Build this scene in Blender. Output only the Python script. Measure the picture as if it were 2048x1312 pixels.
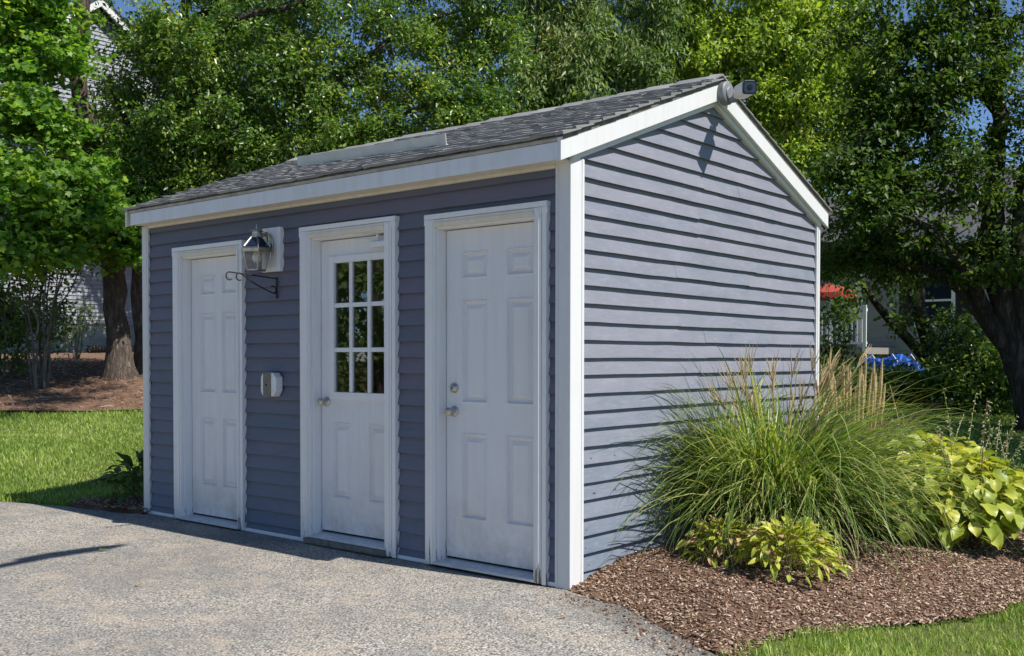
import bpy, bmesh, math, random
import numpy as np
from mathutils import Vector, Matrix, Quaternion
from mathutils.geometry import delaunay_2d_cdt

for _o in list(bpy.data.objects):
    bpy.data.objects.remove(_o)
random.seed(7)
RNG = np.random.default_rng(11)
scene = bpy.context.scene
COL = scene.collection
R = math.radians

# ------------------------------------------------------------------ camera
CAM = np.array([3.4155, -4.5794, 1.2935])
YAW, PITCH, ROLL = -0.69714, -0.02211, 0.00106
FPX, CXP, CYP = 2056.35, 1024.07, 760.77
_f = np.array([math.sin(YAW) * math.cos(PITCH), math.cos(YAW) * math.cos(PITCH), math.sin(PITCH)])
_r = np.array([math.cos(YAW), -math.sin(YAW), 0.0])
_u = np.cross(_r, _f)
_r, _u = math.cos(ROLL) * _r + math.sin(ROLL) * _u, -math.sin(ROLL) * _r + math.cos(ROLL) * _u
cam_data = bpy.data.cameras.new('camera')
cam = bpy.data.objects.new('camera', cam_data)
COL.objects.link(cam)
cam_data.sensor_width = 36.0
cam_data.lens = FPX / 2048 * 36.0
cam_data.shift_y = (CYP - 656) / 2048
cam_data.clip_start = 0.1
cam_data.clip_end = 2000
cam_data.dof.use_dof = True
cam_data.dof.focus_distance = 7.0
cam_data.dof.aperture_fstop = 10.0
m = Matrix.Identity(4)
for i in range(3):
    m[i][0], m[i][1], m[i][2], m[i][3] = _r[i], _u[i], -_f[i], CAM[i]
cam.matrix_world = m
scene.camera = cam

# ------------------------------------------------------------------ sky and sun
SUN = Vector((0.72, 0.085, 1.0)).normalized()
SUN_EL = math.asin(SUN.z)
SUN_AZ = math.atan2(SUN.x, SUN.y)
world = bpy.data.worlds.new('World')
scene.world = world
world.use_nodes = True
wn = world.node_tree
wn.nodes.clear()
sky = wn.nodes.new('ShaderNodeTexSky')
sky.sky_type = 'NISHITA'
sky.sun_disc = False
sky.sun_elevation = SUN_EL
sky.sun_rotation = SUN_AZ
sky.altitude = 1800
sky.air_density = 1.0
sky.dust_density = 0.1
sky.ozone_density = 7.0
bg = wn.nodes.new('ShaderNodeBackground')
bg.inputs['Strength'].default_value = 0.10
wo = wn.nodes.new('ShaderNodeOutputWorld')
wn.links.new(sky.outputs[0], bg.inputs['Color'])
wn.links.new(bg.outputs[0], wo.inputs['Surface'])
sun_data = bpy.data.lights.new('sun', 'SUN')
sun_data.energy = 5.0
sun_data.angle = R(0.53)
sun_data.color = (1.0, 0.96, 0.895)
sun = bpy.data.objects.new('sun', sun_data)
COL.objects.link(sun)
sun.rotation_euler = SUN.to_track_quat('Z', 'Y').to_euler()
sun.location = (12, 2, 20)
vs = scene.view_settings
vs.view_transform = 'Standard'
vs.look = 'None'
vs.exposure = 0.34
vs.gamma = 1.0
vs.use_curve_mapping = False
scene.cycles.use_denoising = True
scene.cycles.max_bounces = 8
scene.cycles.transparent_max_bounces = 8


# ------------------------------------------------------------------ helpers
def at(px, py, depth):
    """a world point: the direction of a photo pixel followed to a depth in metres"""
    return CAM + depth * (_f + _r * (px - CXP) / FPX - _u * (py - CYP) / FPX)


def link(o, parent=None):
    COL.objects.link(o)
    if parent is not None:
        o.parent = parent
    return o


def tag(o, label=None, cat=None, group=None, kind=None):
    if label:
        o['label'] = label
    if cat:
        o['category'] = cat
    if group:
        o['group'] = group
    if kind:
        o['kind'] = kind
    return o


def empty(name, loc=(0, 0, 0), rz=0):
    o = bpy.data.objects.new(name, None)
    o.location = loc
    o.rotation_euler = (0, 0, rz)
    o.empty_display_size = 0.1
    return link(o)


class MB:
    """collects vertices and faces"""
    def __init__(s):
        s.v, s.f = [], []

    def add(s, vs_, fs_):
        n = len(s.v)
        s.v += [tuple(p) for p in vs_]
        s.f += [tuple(i + n for i in f) for f in fs_]
        return s

    def box(s, x0, x1, y0, y1, z0, z1):
        return s.add([(x0, y0, z0), (x1, y0, z0), (x1, y1, z0), (x0, y1, z0), (x0, y0, z1), (x1, y0, z1), (x1, y1, z1), (x0, y1, z1)],
                     [(0, 3, 2, 1), (4, 5, 6, 7), (0, 1, 5, 4), (1, 2, 6, 5), (2, 3, 7, 6), (3, 0, 4, 7)])

    def prism(s, pts, vec):
        """closed polygon (3D points) extruded by vec"""
        n = len(pts)
        a = [Vector(p) for p in pts]
        b = [p + Vector(vec) for p in a]
        return s.add(a + b, [tuple(range(n))[::-1], tuple(range(n, 2 * n))] + [(i, (i + 1) % n, n + (i + 1) % n, n + i) for i in range(n)])

    def tube(s, pts, radii, n=8, cap=True):
        pts = [Vector(p) for p in pts]
        k = len(pts)
        if not hasattr(radii, '__len__'):
            radii = [radii] * k
        base = len(s.v)
        ref = None
        for i, p in enumerate(pts):
            t = (pts[min(i + 1, k - 1)] - pts[max(i - 1, 0)])
            t = t.normalized() if t.length > 1e-9 else Vector((0, 0, 1))
            if ref is None:
                ref = t.orthogonal().normalized()
            ref = (ref - t * ref.dot(t))
            ref = ref.normalized() if ref.length > 1e-6 else t.orthogonal().normalized()
            b = t.cross(ref)
            for j in range(n):
                a = 2 * math.pi * j / n
                s.v.append(tuple(p + (ref * math.cos(a) + b * math.sin(a)) * radii[i]))
        for i in range(k - 1):
            for j in range(n):
                s.f.append((base + i * n + j, base + i * n + (j + 1) % n, base + (i + 1) * n + (j + 1) % n, base + (i + 1) * n + j))
        if cap:
            s.f.append(tuple(base + j for j in range(n))[::-1])
            s.f.append(tuple(base + (k - 1) * n + j for j in range(n)))
        return s

    def lathe(s, prof, origin, axis=(0, 0, 1), n=16, twist=0.0):
        """prof: (radius, height along axis)"""
        ax = Vector(axis).normalized()
        e1 = ax.orthogonal().normalized() if abs(ax.z) < 0.9 else Vector((1, 0, 0))
        e2 = ax.cross(e1)
        o = Vector(origin)
        base = len(s.v)
        for r_, h in prof:
            for j in range(n):
                a = 2 * math.pi * j / n + twist
                s.v.append(tuple(o + ax * h + (e1 * math.cos(a) + e2 * math.sin(a)) * max(r_, 1e-4)))
        for i in range(len(prof) - 1):
            for j in range(n):
                s.f.append((base + i * n + j, base + i * n + (j + 1) % n, base + (i + 1) * n + (j + 1) % n, base + (i + 1) * n + j))
        s.f.append(tuple(base + j for j in range(n))[::-1])
        s.f.append(tuple(base + (len(prof) - 1) * n + j for j in range(n)))
        return s

    def build(s, name, mat, parent=None, smooth=False, bevel=0.0, seg=2):
        me = bpy.data.meshes.new(name)
        me.from_pydata(s.v, [], s.f)
        me.update()
        if bevel > 0 or True:
            bm = bmesh.new()
            bm.from_mesh(me)
            if bevel > 0:
                es = [e for e in bm.edges if len(e.link_faces) == 2 and e.calc_face_angle(0) > 0.6]
                bmesh.ops.bevel(bm, geom=es, offset=bevel, segments=seg, affect='EDGES', profile=0.6, clamp_overlap=True)
            bmesh.ops.recalc_face_normals(bm, faces=bm.faces)
            bm.to_mesh(me)
            bm.free()
        if smooth:
            me.polygons.foreach_set('use_smooth', [True] * len(me.polygons))
            try:
                me.set_sharp_from_angle(angle=R(38))
            except Exception:
                pass
        if mat is not None:
            me.materials.append(mat)
        return link(bpy.data.objects.new(name, me), parent)


def raw_mesh(name, V, k, mat, parent=None, smooth=False):
    """V: (n_faces*k, 3) vertices, every face its own k vertices"""
    V = np.ascontiguousarray(V, dtype=np.float32)
    nv = len(V)
    nf = nv // k
    me = bpy.data.meshes.new(name)
    me.vertices.add(nv)
    me.vertices.foreach_set('co', V.ravel())
    me.loops.add(nv)
    me.loops.foreach_set('vertex_index', np.arange(nv, dtype=np.int32))
    me.polygons.add(nf)
    me.polygons.foreach_set('loop_start', np.arange(0, nv, k, dtype=np.int32))
    me.update(calc_edges=True)
    if smooth:
        me.polygons.foreach_set('use_smooth', np.ones(nf, dtype=bool))
    me.materials.append(mat)
    return link(bpy.data.objects.new(name, me), parent)


def idx_mesh(name, V, F, mat, parent=None, smooth=False):
    """V (n,3), F (m,k) index array"""
    V = np.ascontiguousarray(V, dtype=np.float32)
    F = np.ascontiguousarray(F, dtype=np.int32)
    me = bpy.data.meshes.new(name)
    me.vertices.add(len(V))
    me.vertices.foreach_set('co', V.ravel())
    me.loops.add(F.size)
    me.loops.foreach_set('vertex_index', F.ravel())
    me.polygons.add(len(F))
    me.polygons.foreach_set('loop_start', np.arange(0, F.size, F.shape[1], dtype=np.int32))
    me.update(calc_edges=True)
    if smooth:
        me.polygons.foreach_set('use_smooth', np.ones(len(F), dtype=bool))
    me.materials.append(mat)
    return link(bpy.data.objects.new(name, me), parent)


def unit(a):
    return a / np.maximum(np.linalg.norm(a, axis=-1, keepdims=True), 1e-9)


# ------------------------------------------------------------------ node materials
class NT:
    def __init__(s, name):
        s.m = bpy.data.materials.new(name)
        s.m.use_nodes = True
        s.t = s.m.node_tree
        s.t.nodes.clear()
        s.out = s.t.nodes.new('ShaderNodeOutputMaterial')

    def n(s, typ, props=None, **inp):
        nd = s.t.nodes.new(typ)
        for k_, v_ in (props or {}).items():
            setattr(nd, k_, v_)
        for k_, v_ in inp.items():
            s.set(nd, k_.replace('_', ' '), v_)
        return nd

    def set(s, nd, key, v):
        sock = nd.inputs[key] if key in nd.inputs else nd.inputs[int(key)]
        if isinstance(v, bpy.types.NodeSocket):
            s.t.links.new(v, sock)
        elif isinstance(v, bpy.types.Node):
            s.t.links.new(v.outputs[0], sock)
        else:
            if sock.type == 'RGBA' and len(v) == 3:
                v = (*v, 1.0)
            sock.default_value = v

    def coord(s, kind='Object', scale=(1, 1, 1)):
        c = s.n('ShaderNodeTexCoord').outputs[kind]
        mp = s.n('ShaderNodeMapping')
        s.set(mp, 'Vector', c)
        mp.inputs['Scale'].default_value = scale
        return mp.outputs[0]

    def noise(s, vec, scale, detail=4, rough=0.55, dist=0.0):
        nd = s.n('ShaderNodeTexNoise', Scale=scale, Detail=detail, Roughness=rough, Distortion=dist)
        s.set(nd, 'Vector', vec)
        return nd.outputs['Fac']

    def ramp(s, fac, stops, interp='LINEAR'):
        nd = s.n('ShaderNodeValToRGB')
        nd.color_ramp.interpolation = interp
        el = nd.color_ramp.elements
        while len(el) < len(stops):
            el.new(0.5)
        for e_, (p_, c_) in zip(el, stops):
            e_.position = p_
            e_.color = (*c_, 1.0) if len(c_) == 3 else c_
        s.set(nd, 'Fac', fac)
        return nd.outputs['Color']

    def mix(s, fac, a, b, mode='MIX'):
        nd = s.n('ShaderNodeMix', {'data_type': 'RGBA', 'blend_type': mode})
        for sock, v in ((nd.inputs[0], fac), (nd.inputs[6], a), (nd.inputs[7], b)):
            if isinstance(v, bpy.types.NodeSocket):
                s.t.links.new(v, sock)
            else:
                sock.default_value = v if not hasattr(v, '__len__') else ((*v, 1.0) if len(v) == 3 else v)
        return nd.outputs[2]

    def math(s, op, a, b=0.0, c=None):
        nd = s.n('ShaderNodeMath', {'operation': op})
        s.set(nd, '0', a)
        s.set(nd, '1', b)
        if c is not None:
            s.set(nd, '2', c)
        return nd.outputs[0]

    def bump(s, h, strength=0.3, dist=0.01):
        nd = s.n('ShaderNodeBump', Strength=strength, Distance=dist)
        s.set(nd, 'Height', h)
        return nd.outputs[0]

    def done(s, color, rough=0.6, normal=None, metal=0.0, spec=0.5, **extra):
        b = s.n('ShaderNodeBsdfPrincipled')
        s.set(b, 'Base Color', color)
        s.set(b, 'Roughness', rough)
        s.set(b, 'Metallic', metal)
        s.set(b, 'Specular IOR Level', spec)
        if normal is not None:
            s.set(b, 'Normal', normal)
        for k_, v_ in extra.items():
            s.set(b, k_.replace('_', ' '), v_)
        s.t.links.new(b.outputs[0], s.out.inputs[0])
        s.b = b
        return s.m


def simple(name, color, rough=0.6, var=0.12, scale=14.0, bump=0.15, metal=0.0, spec=0.4):
    t = NT(name)
    c = t.coord()
    f = t.noise(c, scale, 5)
    lo = tuple(x * (1 - var) for x in color)
    hi = tuple(min(1, x * (1 + var)) for x in color)
    return t.done(t.ramp(f, [(0.3, lo), (0.7, hi)]), rough, t.bump(f, bump, 0.004), metal, spec)


def white_paint(name, base=(0.80, 0.80, 0.79), dirt=0.35, wear=None, splash=0.0):
    """weathered white paint; wear=(height) lets bare wood show in flakes low down"""
    t = NT(name)
    c = t.coord()
    streak = t.noise(t.coord(scale=(9, 9, 0.7)), 2.2, 5, 0.6)
    blot = t.noise(c, 3.1, 5, 0.6)
    fine = t.noise(t.coord(scale=(1, 1, 0.12)), 140, 3)
    col = t.mix(t.ramp(streak, [(0.45, (0, 0, 0)), (0.8, (dirt, dirt, dirt))]), base, tuple(b * k for b, k in zip(base, (0.80, 0.78, 0.72))))
    col = t.mix(t.ramp(blot, [(0.5, (0, 0, 0)), (0.75, (dirt * .7,) * 3)]), col, tuple(b * k for b, k in zip(base, (0.86, 0.83, 0.76))))
    # specks of grime and nail heads
    vor = t.n('ShaderNodeTexVoronoi', Scale=11.0)
    t.set(vor, 'Vector', c)
    sp = t.ramp(vor.outputs['Distance'], [(0.016, (0.75,) * 3), (0.028, (0, 0, 0))])
    col = t.mix(sp, col, (0.16, 0.15, 0.14))
    h = fine
    if splash:
        sp_ = t.n('ShaderNodeSeparateXYZ')
        t.set(sp_, 'Vector', t.n('ShaderNodeTexCoord').outputs['Object'])
        mr = t.n('ShaderNodeMapRange')
        for k_, v_ in (('Value', sp_.outputs['Z']), ('From Min', 0.75), ('From Max', 0.05), ('To Min', 0.0), ('To Max', 1.0)):
            t.set(mr, k_, v_)
        dn = t.noise(c, 7.0, 7, 0.72)
        sm_ = t.math('MULTIPLY', t.math('MULTIPLY', mr.outputs[0], mr.outputs[0]), t.ramp(dn, [(0.38, (0, 0, 0)), (0.75, (splash,) * 3)]))
        col = t.mix(sm_, col, (0.36, 0.33, 0.29))
        scf = t.noise(t.coord(scale=(5, 5, 22)), 2.5, 6, 0.8)
        col = t.mix(t.ramp(scf, [(0.66, (0, 0, 0)), (0.74, (0.30,) * 3)]), col, (0.46, 0.45, 0.43))
    if wear is not None:
        sep = t.n('ShaderNodeSeparateXYZ')
        t.set(sep, 'Vector', t.n('ShaderNodeTexCoord').outputs['Object'])
        low = t.n('ShaderNodeMapRange')
        for k_, v_ in (('Value', sep.outputs['Z']), ('From Min', wear), ('From Max', 0.0), ('To Min', 0.0), ('To Max', 0.34)):
            t.set(low, k_, v_)
        fl = t.noise(t.coord(scale=(46, 46, 3.6)), 1.0, 6, 0.72)
        mask = t.math('ADD', fl, low.outputs[0])
        mk = t.ramp(mask, [(0.86, (0, 0, 0)), (0.885, (1, 1, 1))])
        wood = t.ramp(t.noise(t.coord(scale=(60, 60, 2.5)), 2.0, 4), [(0.3, (0.10, 0.085, 0.07)), (0.7, (0.24, 0.22, 0.19))])
        col = t.mix(mk, col, wood)
        h = t.math('SUBTRACT', t.math('MULTIPLY', fine, 0.3), mk)
    return t.done(col, 0.48, t.bump(h, 0.16, 0.002), spec=0.4)


def siding_mat(name, colA, colB, colLow, chalk):
    t = NT(name)
    rnd = t.n('ShaderNodeObjectInfo').outputs['Random']
    col = t.mix(rnd, colA, colB)
    sep = t.n('ShaderNodeSeparateXYZ')
    t.set(sep, 'Vector', t.n('ShaderNodeTexCoord').outputs['Object'])
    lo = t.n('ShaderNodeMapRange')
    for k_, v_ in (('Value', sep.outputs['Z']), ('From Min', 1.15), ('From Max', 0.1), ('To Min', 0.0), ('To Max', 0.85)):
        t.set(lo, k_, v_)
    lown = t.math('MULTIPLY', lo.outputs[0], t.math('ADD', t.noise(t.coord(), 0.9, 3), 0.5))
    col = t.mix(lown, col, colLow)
    grain = t.noise(t.coord(scale=(1.2, 1.2, 60)), 6.0, 5, 0.62)
    blot = t.noise(t.coord(scale=(1, 1, 3.5)), 2.3, 6, 0.68)
    white = t.noise(t.coord(scale=(2.5, 2.5, 18)), 4.0, 6, 0.75)
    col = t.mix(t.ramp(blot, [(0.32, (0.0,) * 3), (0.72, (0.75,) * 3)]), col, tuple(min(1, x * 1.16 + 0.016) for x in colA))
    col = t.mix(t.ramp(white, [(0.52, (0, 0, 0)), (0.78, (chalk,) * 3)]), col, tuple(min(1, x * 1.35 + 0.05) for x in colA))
    col = t.mix(t.ramp(grain, [(0.25, (0.22,) * 3), (0.5, (0, 0, 0))]), col, tuple(x * 0.7 for x in colLow))
    rough = t.ramp(blot, [(0.3, (0.5,) * 3), (0.7, (0.66,) * 3)])
    return t.done(col, rough, t.bump(grain, 0.22, 0.002), spec=0.3)


def leaf_mat(name, stops, trans=0.45, rough=0.42, spec=0.4, obj_random=False, tcol=None, spots=False, gain=1.0):
    t = NT(name)
    if obj_random:
        rnd = t.n('ShaderNodeObjectInfo').outputs['Random']
    else:
        rnd = t.n('ShaderNodeNewGeometry').outputs['Random Per Island']
    big = t.noise(t.coord('Object' if not obj_random else 'Object'), 0.8 if not obj_random else 9.0, 3)
    fac = t.math('ADD', t.math('MULTIPLY', rnd, 0.72), t.math('MULTIPLY', t.math('SUBTRACT', big, 0.36), 0.9))
    col = t.ramp(fac, [(p_, tuple(min(0.7, v * gain) for v in c_)) for p_, c_ in stops])
    if spots:
        vein = t.noise(t.coord(scale=(26, 3, 3)), 1.6, 3)
        col = t.mix(t.ramp(vein, [(0.3, (0.2,) * 3), (0.5, (0, 0, 0))]), col, (0.12, 0.18, 0.03))
        br = t.noise(t.coord(scale=(7, 7, 7)), 2.0, 5, 0.7)
        col = t.mix(t.ramp(br, [(0.64, (0, 0, 0)), (0.72, (0.8,) * 3)]), col, (0.30, 0.17, 0.06))
    b = t.n('ShaderNodeBsdfPrincipled')
    t.set(b, 'Base Color', col)
    t.set(b, 'Roughness', rough)
    t.set(b, 'Specular IOR Level', spec)
    tr = t.n('ShaderNodeBsdfTranslucent')
    t.set(tr, 'Color', t.mix(1.0, col, tcol or (1.5, 1.6, 0.55), 'MULTIPLY'))
    mx = t.n('ShaderNodeMixShader')
    t.set(mx, '0', trans)
    t.t.links.new(b.outputs[0], mx.inputs[1])
    t.t.links.new(tr.outputs[0], mx.inputs[2])
    t.t.links.new(mx.outputs[0], t.out.inputs[0])
    return t.m


def island_mat(name, stops, rough=0.85, big=0.0, bscale=1.0, spec=0.2):
    t = NT(name)
    rnd = t.n('ShaderNodeNewGeometry').outputs['Random Per Island']
    fac = rnd
    if big:
        fac = t.math('ADD', t.math('MULTIPLY', rnd, 1 - big * .5), t.math('MULTIPLY', t.math('SUBTRACT', t.noise(t.coord(), bscale, 4), 0.4), big))
    return t.done(t.ramp(fac, stops), rough, spec=spec)


def bark_mat(name, a, b, scale=9.0):
    t = NT(name)
    v = t.coord(scale=(1, 1, 0.16))
    n1 = t.noise(v, scale * 1.3, 6, 0.68, 0.6)
    n2 = t.noise(v, scale * 3.6, 4, 0.7, 0.3)
    ridge = t.math('ABSOLUTE', t.math('SUBTRACT', n1, 0.5))
    h = t.math('ADD', t.math('MULTIPLY', ridge, 3.2), t.math('MULTIPLY', n2, 0.6))
    lich = t.noise(t.coord(), 3.5, 5, 0.65)
    col = t.ramp(h, [(0.22, tuple(x * 0.4 for x in a)), (0.5, a), (0.95, b)])
    col = t.mix(t.ramp(lich, [(0.55, (0, 0, 0)), (0.75, (0.5,) * 3)]), col, tuple(x * 1.35 for x in b))
    return t.done(col, 0.9, t.bump(h, 0.9, 0.035), spec=0.15)


MAT = {}
MAT['white'] = white_paint('white_paint')
MAT['white_worn'] = white_paint('white_paint_flaking', wear=0.5, dirt=0.45)
MAT['rake'] = white_paint('rake_white_paint', (0.70, 0.70, 0.695), 0.35)
MAT['fascia'] = white_paint('fascia_white_paint', (0.74, 0.76, 0.78), 0.6)
MAT['soffit'] = white_paint('soffit_bounce_tinted_paint', (0.76, 0.71, 0.60), 0.6)  # warm light bounced off the ground is put into this white
MAT['door'] = white_paint('door_white_paint', (0.77, 0.77, 0.77), 0.4, splash=0.8)
MAT['sill'] = simple('aluminium_sill', (0.60, 0.60, 0.60), 0.5, 0.15, 20)
MAT['old_wood'] = simple('weathered_wood', (0.17, 0.155, 0.13), 0.85, 0.4, 22, 0.5)
MAT['dark'] = simple('dark_gap', (0.015, 0.015, 0.016), 0.9, 0.1)
MAT['sheath'] = simple('wall_sheathing', (0.06, 0.07, 0.09), 0.9, 0.2)
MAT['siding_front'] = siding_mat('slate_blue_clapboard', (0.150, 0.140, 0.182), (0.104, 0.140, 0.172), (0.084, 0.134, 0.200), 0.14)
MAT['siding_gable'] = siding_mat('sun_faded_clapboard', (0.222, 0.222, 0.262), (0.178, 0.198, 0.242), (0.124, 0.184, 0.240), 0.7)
MAT['nickel'] = simple('satin_nickel', (0.52, 0.48, 0.42), 0.28, 0.15, 30, 0.05, 1.0)
MAT['brass'] = simple('antique_nickel', (0.50, 0.46, 0.38), 0.33, 0.25, 25, 0.1, 1.0)
MAT['iron'] = simple('black_iron', (0.022, 0.02, 0.02), 0.6, 0.4, 40, 0.3, 0.3)
MAT['black'] = simple('black_plastic', (0.012, 0.012, 0.014), 0.25, 0.1, 10, 0.02)
MAT['grey_plastic'] = simple('grey_plastic', (0.20, 0.21, 0.22), 0.5, 0.06, 10, 0.02)
MAT['cream_plastic'] = simple('cream_plastic', (0.70, 0.67, 0.61), 0.45, 0.05, 10, 0.02)
MAT['white_plastic'] = simple('white_plastic', (0.75, 0.75, 0.74), 0.4, 0.06, 12, 0.02)
MAT['olive_plastic'] = simple('weathered_olive_plastic', (0.17, 0.165, 0.125), 0.6, 0.25, 40, 0.1)
MAT['flashing'] = simple('dull_metal_flashing', (0.60, 0.58, 0.51), 0.5, 0.15, 5, 0.05, 0.0)
MAT['drip'] = simple('grey_beige_drip_board', (0.42, 0.39, 0.33), 0.7, 0.25, 12, 0.2)
MAT['concrete'] = simple('concrete', (0.36, 0.35, 0.32), 0.9, 0.2, 6, 0.3)
t = NT('window_glass')
MAT['glass'] = t.done((0.9, 0.93, 0.93), 0.01, spec=0.8, IOR=1.7, Transmission_Weight=1.0)
t = NT('lantern_glass')
MAT['lamp_glass'] = t.done((0.93, 0.93, 0.90), 0.04, spec=0.6, IOR=1.3, Transmission_Weight=0.95)
t = NT('dark_lantern_glass')
MAT['solar'] = t.done((0.012, 0.018, 0.035), 0.08, spec=0.8)
t = NT('frosted_bulb')
MAT['bulb'] = t.done((0.85, 0.85, 0.83), 0.35, spec=0.5)


def shingle_mat():
    t = NT('asphalt_shingle')
    rnd = t.n('ShaderNodeObjectInfo').outputs['Random']
    base = t.ramp(rnd, [(0.0, (0.15, 0.15, 0.15)), (0.5, (0.21, 0.208, 0.204)), (1.0, (0.30, 0.296, 0.288))])
    c = t.coord()
    g = t.noise(c, 320, 3, 0.7)
    col = t.mix(t.ramp(g, [(0.3, (0.0,) * 3), (0.7, (0.6,) * 3)]), base, (0.36, 0.355, 0.345))
    n = t.noise(c, 5, 4)
    col = t.mix(t.ramp(n, [(0.5, (0, 0, 0)), (0.8, (0.5,) * 3)]), col, (0.06, 0.06, 0.055))
    return t.done(col, 0.92, t.bump(g, 0.7, 0.003), spec=0.15)


MAT['shingle'] = shingle_mat()


def asphalt_mat():
    t = NT('worn_aggregate_asphalt')
    c = t.coord()
    v1 = t.n('ShaderNodeTexVoronoi', Scale=80.0)
    t.set(v1, 'Vector', c)
    v2 = t.n('ShaderNodeTexVoronoi', Scale=210.0)
    t.set(v2, 'Vector', c)
    sepc = t.n('ShaderNodeSeparateColor')
    t.set(sepc, 'Color', v1.outputs['Color'])
    stone = t.ramp(sepc.outputs[0], [(0.0, (0.131, 0.124, 0.114)), (0.28, (0.325, 0.305, 0.274)), (0.6, (0.482, 0.440, 0.383)), (0.84, (0.573, 0.496, 0.399)), (1.0, (0.816, 0.818, 0.719))])
    sepd = t.n('ShaderNodeSeparateColor')
    t.set(sepd, 'Color', v2.outputs['Color'])
    stone2 = t.ramp(sepd.outputs[1], [(0.0, (0.117, 0.111, 0.103)), (0.5, (0.391, 0.363, 0.319)), (1.0, (0.716, 0.657, 0.571))])
    col = t.mix(0.45, stone, stone2)
    gap = t.ramp(v1.outputs['Distance'], [(0.45, (0, 0, 0)), (0.8, (0.8,) * 3)])
    col = t.mix(gap, col, (0.078, 0.074, 0.069))
    # bleached and worn patches, rust coloured specks, oil darkening
    n1 = t.noise(c, 0.55, 7, 0.66, 0.5)
    col = t.mix(t.ramp(n1, [(0.34, (0.55,) * 3), (0.56, (0, 0, 0))]), col, (0.195, 0.183, 0.166))
    n2 = t.noise(c, 3.4, 6, 0.68)
    col = t.mix(t.ramp(n2, [(0.50, (0, 0, 0)), (0.72, (0.6,) * 3)]), col, (0.521, 0.421, 0.314))
    n5 = t.noise(t.coord(scale=(1.0, 1.7, 1)), 2.1, 6, 0.7)
    col = t.mix(t.ramp(n5, [(0.36, (0.42,) * 3), (0.52, (0, 0, 0))]), col, (0.17, 0.172, 0.175))
    n3 = t.noise(c, 17.0, 5, 0.72)
    col = t.mix(t.ramp(n3, [(0.60, (0, 0, 0)), (0.72, (0.6,) * 3)]), col, (0.110, 0.103, 0.091))
    n4 = t.noise(c, 48.0, 3, 0.7)
    col = t.mix(t.ramp(n4, [(0.68, (0, 0, 0)), (0.74, (0.6,) * 3)]), col, (0.468, 0.248, 0.114))
    # fresher black binder in a band by the planting bed and the wall
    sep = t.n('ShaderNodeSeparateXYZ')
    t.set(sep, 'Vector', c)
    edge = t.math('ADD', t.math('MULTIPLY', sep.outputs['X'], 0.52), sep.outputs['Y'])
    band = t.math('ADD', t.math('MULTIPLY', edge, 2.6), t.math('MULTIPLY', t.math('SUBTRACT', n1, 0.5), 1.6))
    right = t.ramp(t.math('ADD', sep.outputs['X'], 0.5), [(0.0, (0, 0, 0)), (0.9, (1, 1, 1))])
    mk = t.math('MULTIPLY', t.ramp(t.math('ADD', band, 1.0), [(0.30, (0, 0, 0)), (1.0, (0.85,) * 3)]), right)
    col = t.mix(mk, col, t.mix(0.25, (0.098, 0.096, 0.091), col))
    h = t.math('SUBTRACT', t.math('MULTIPLY', sepc.outputs[1], 0.5), v1.outputs['Distance'])
    return t.done(col, 0.88, t.bump(h, 1.0, 0.007), spec=0.2)


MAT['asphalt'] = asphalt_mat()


def soil_mat(name, stops, scale):
    t = NT(name)
    c = t.coord()
    n1 = t.noise(c, scale, 6, 0.7)
    n2 = t.noise(t.coord(scale=(1, 3, 1)), scale * 7, 4, 0.7)
    f = t.math('ADD', t.math('MULTIPLY', n1, 0.5), t.math('MULTIPLY', n2, 0.5))
    return t.done(t.ramp(f, stops), 0.95, t.bump(n2, 0.9, 0.02), spec=0.1)


MAT['mulch'] = soil_mat('bark_mulch', [(0.3, (0.07, 0.040, 0.028)), (0.5, (0.20, 0.12, 0.080)), (0.7, (0.36, 0.25, 0.175))], 6)
MAT['lawn'] = soil_mat('lawn_ground', [(0.3, (0.06, 0.075, 0.025)), (0.5, (0.11, 0.13, 0.04)), (0.72, (0.22, 0.19, 0.10))], 2.6)
MAT['chips'] = island_mat('mulch_chips', [(0.0, (0.07, 0.04, 0.026)), (0.35, (0.19, 0.11, 0.07)), (0.65, (0.34, 0.22, 0.15)), (0.88, (0.50, 0.37, 0.27)), (1.0, (0.68, 0.55, 0.43))], 0.9)
MAT['blade_lawn'] = leaf_mat('lawn_blades', [(0.0, (0.045, 0.085, 0.014)), (0.4, (0.10, 0.15, 0.028)), (0.75, (0.18, 0.22, 0.055)), (1.0, (0.36, 0.31, 0.15))], 0.3, 0.5, 0.25, gain=2.2)
MAT['blade_tall'] = leaf_mat('ornamental_grass_blades', [(0.0, (0.035, 0.08, 0.016)), (0.4, (0.085, 0.15, 0.028)), (0.7, (0.20, 0.25, 0.06)), (0.88, (0.34, 0.36, 0.11)), (1.0, (0.50, 0.43, 0.22))], 0.3, 0.38, 0.45, gain=1.25)
MAT['blade_tan'] = leaf_mat('dry_grass_blades', [(0.0, (0.22, 0.19, 0.08)), (0.5, (0.36, 0.30, 0.14)), (1.0, (0.50, 0.41, 0.24))], 0.25, 0.5, 0.3, tcol=(1.1, 1.0, 0.8), gain=1.15)
MAT['plume'] = simple('tan_seed_plume', (0.48, 0.36, 0.18), 0.9, 0.35, 160, 0.9)
MAT['maple'] = leaf_mat('maple_leaves', [(0.0, (0.030, 0.075, 0.012)), (0.45, (0.062, 0.125, 0.018)), (0.8, (0.13, 0.205, 0.026)), (1.0, (0.25, 0.27, 0.045))], 0.45, 0.45, 0.3, gain=2.05)
MAT['cherry'] = leaf_mat('small_glossy_leaves', [(0.0, (0.016, 0.042, 0.009)), (0.45, (0.058, 0.110, 0.020)), (0.8, (0.140, 0.188, 0.034)), (1.0, (0.26, 0.24, 0.055))], 0.36, 0.32, 0.5, gain=1.9)
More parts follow.
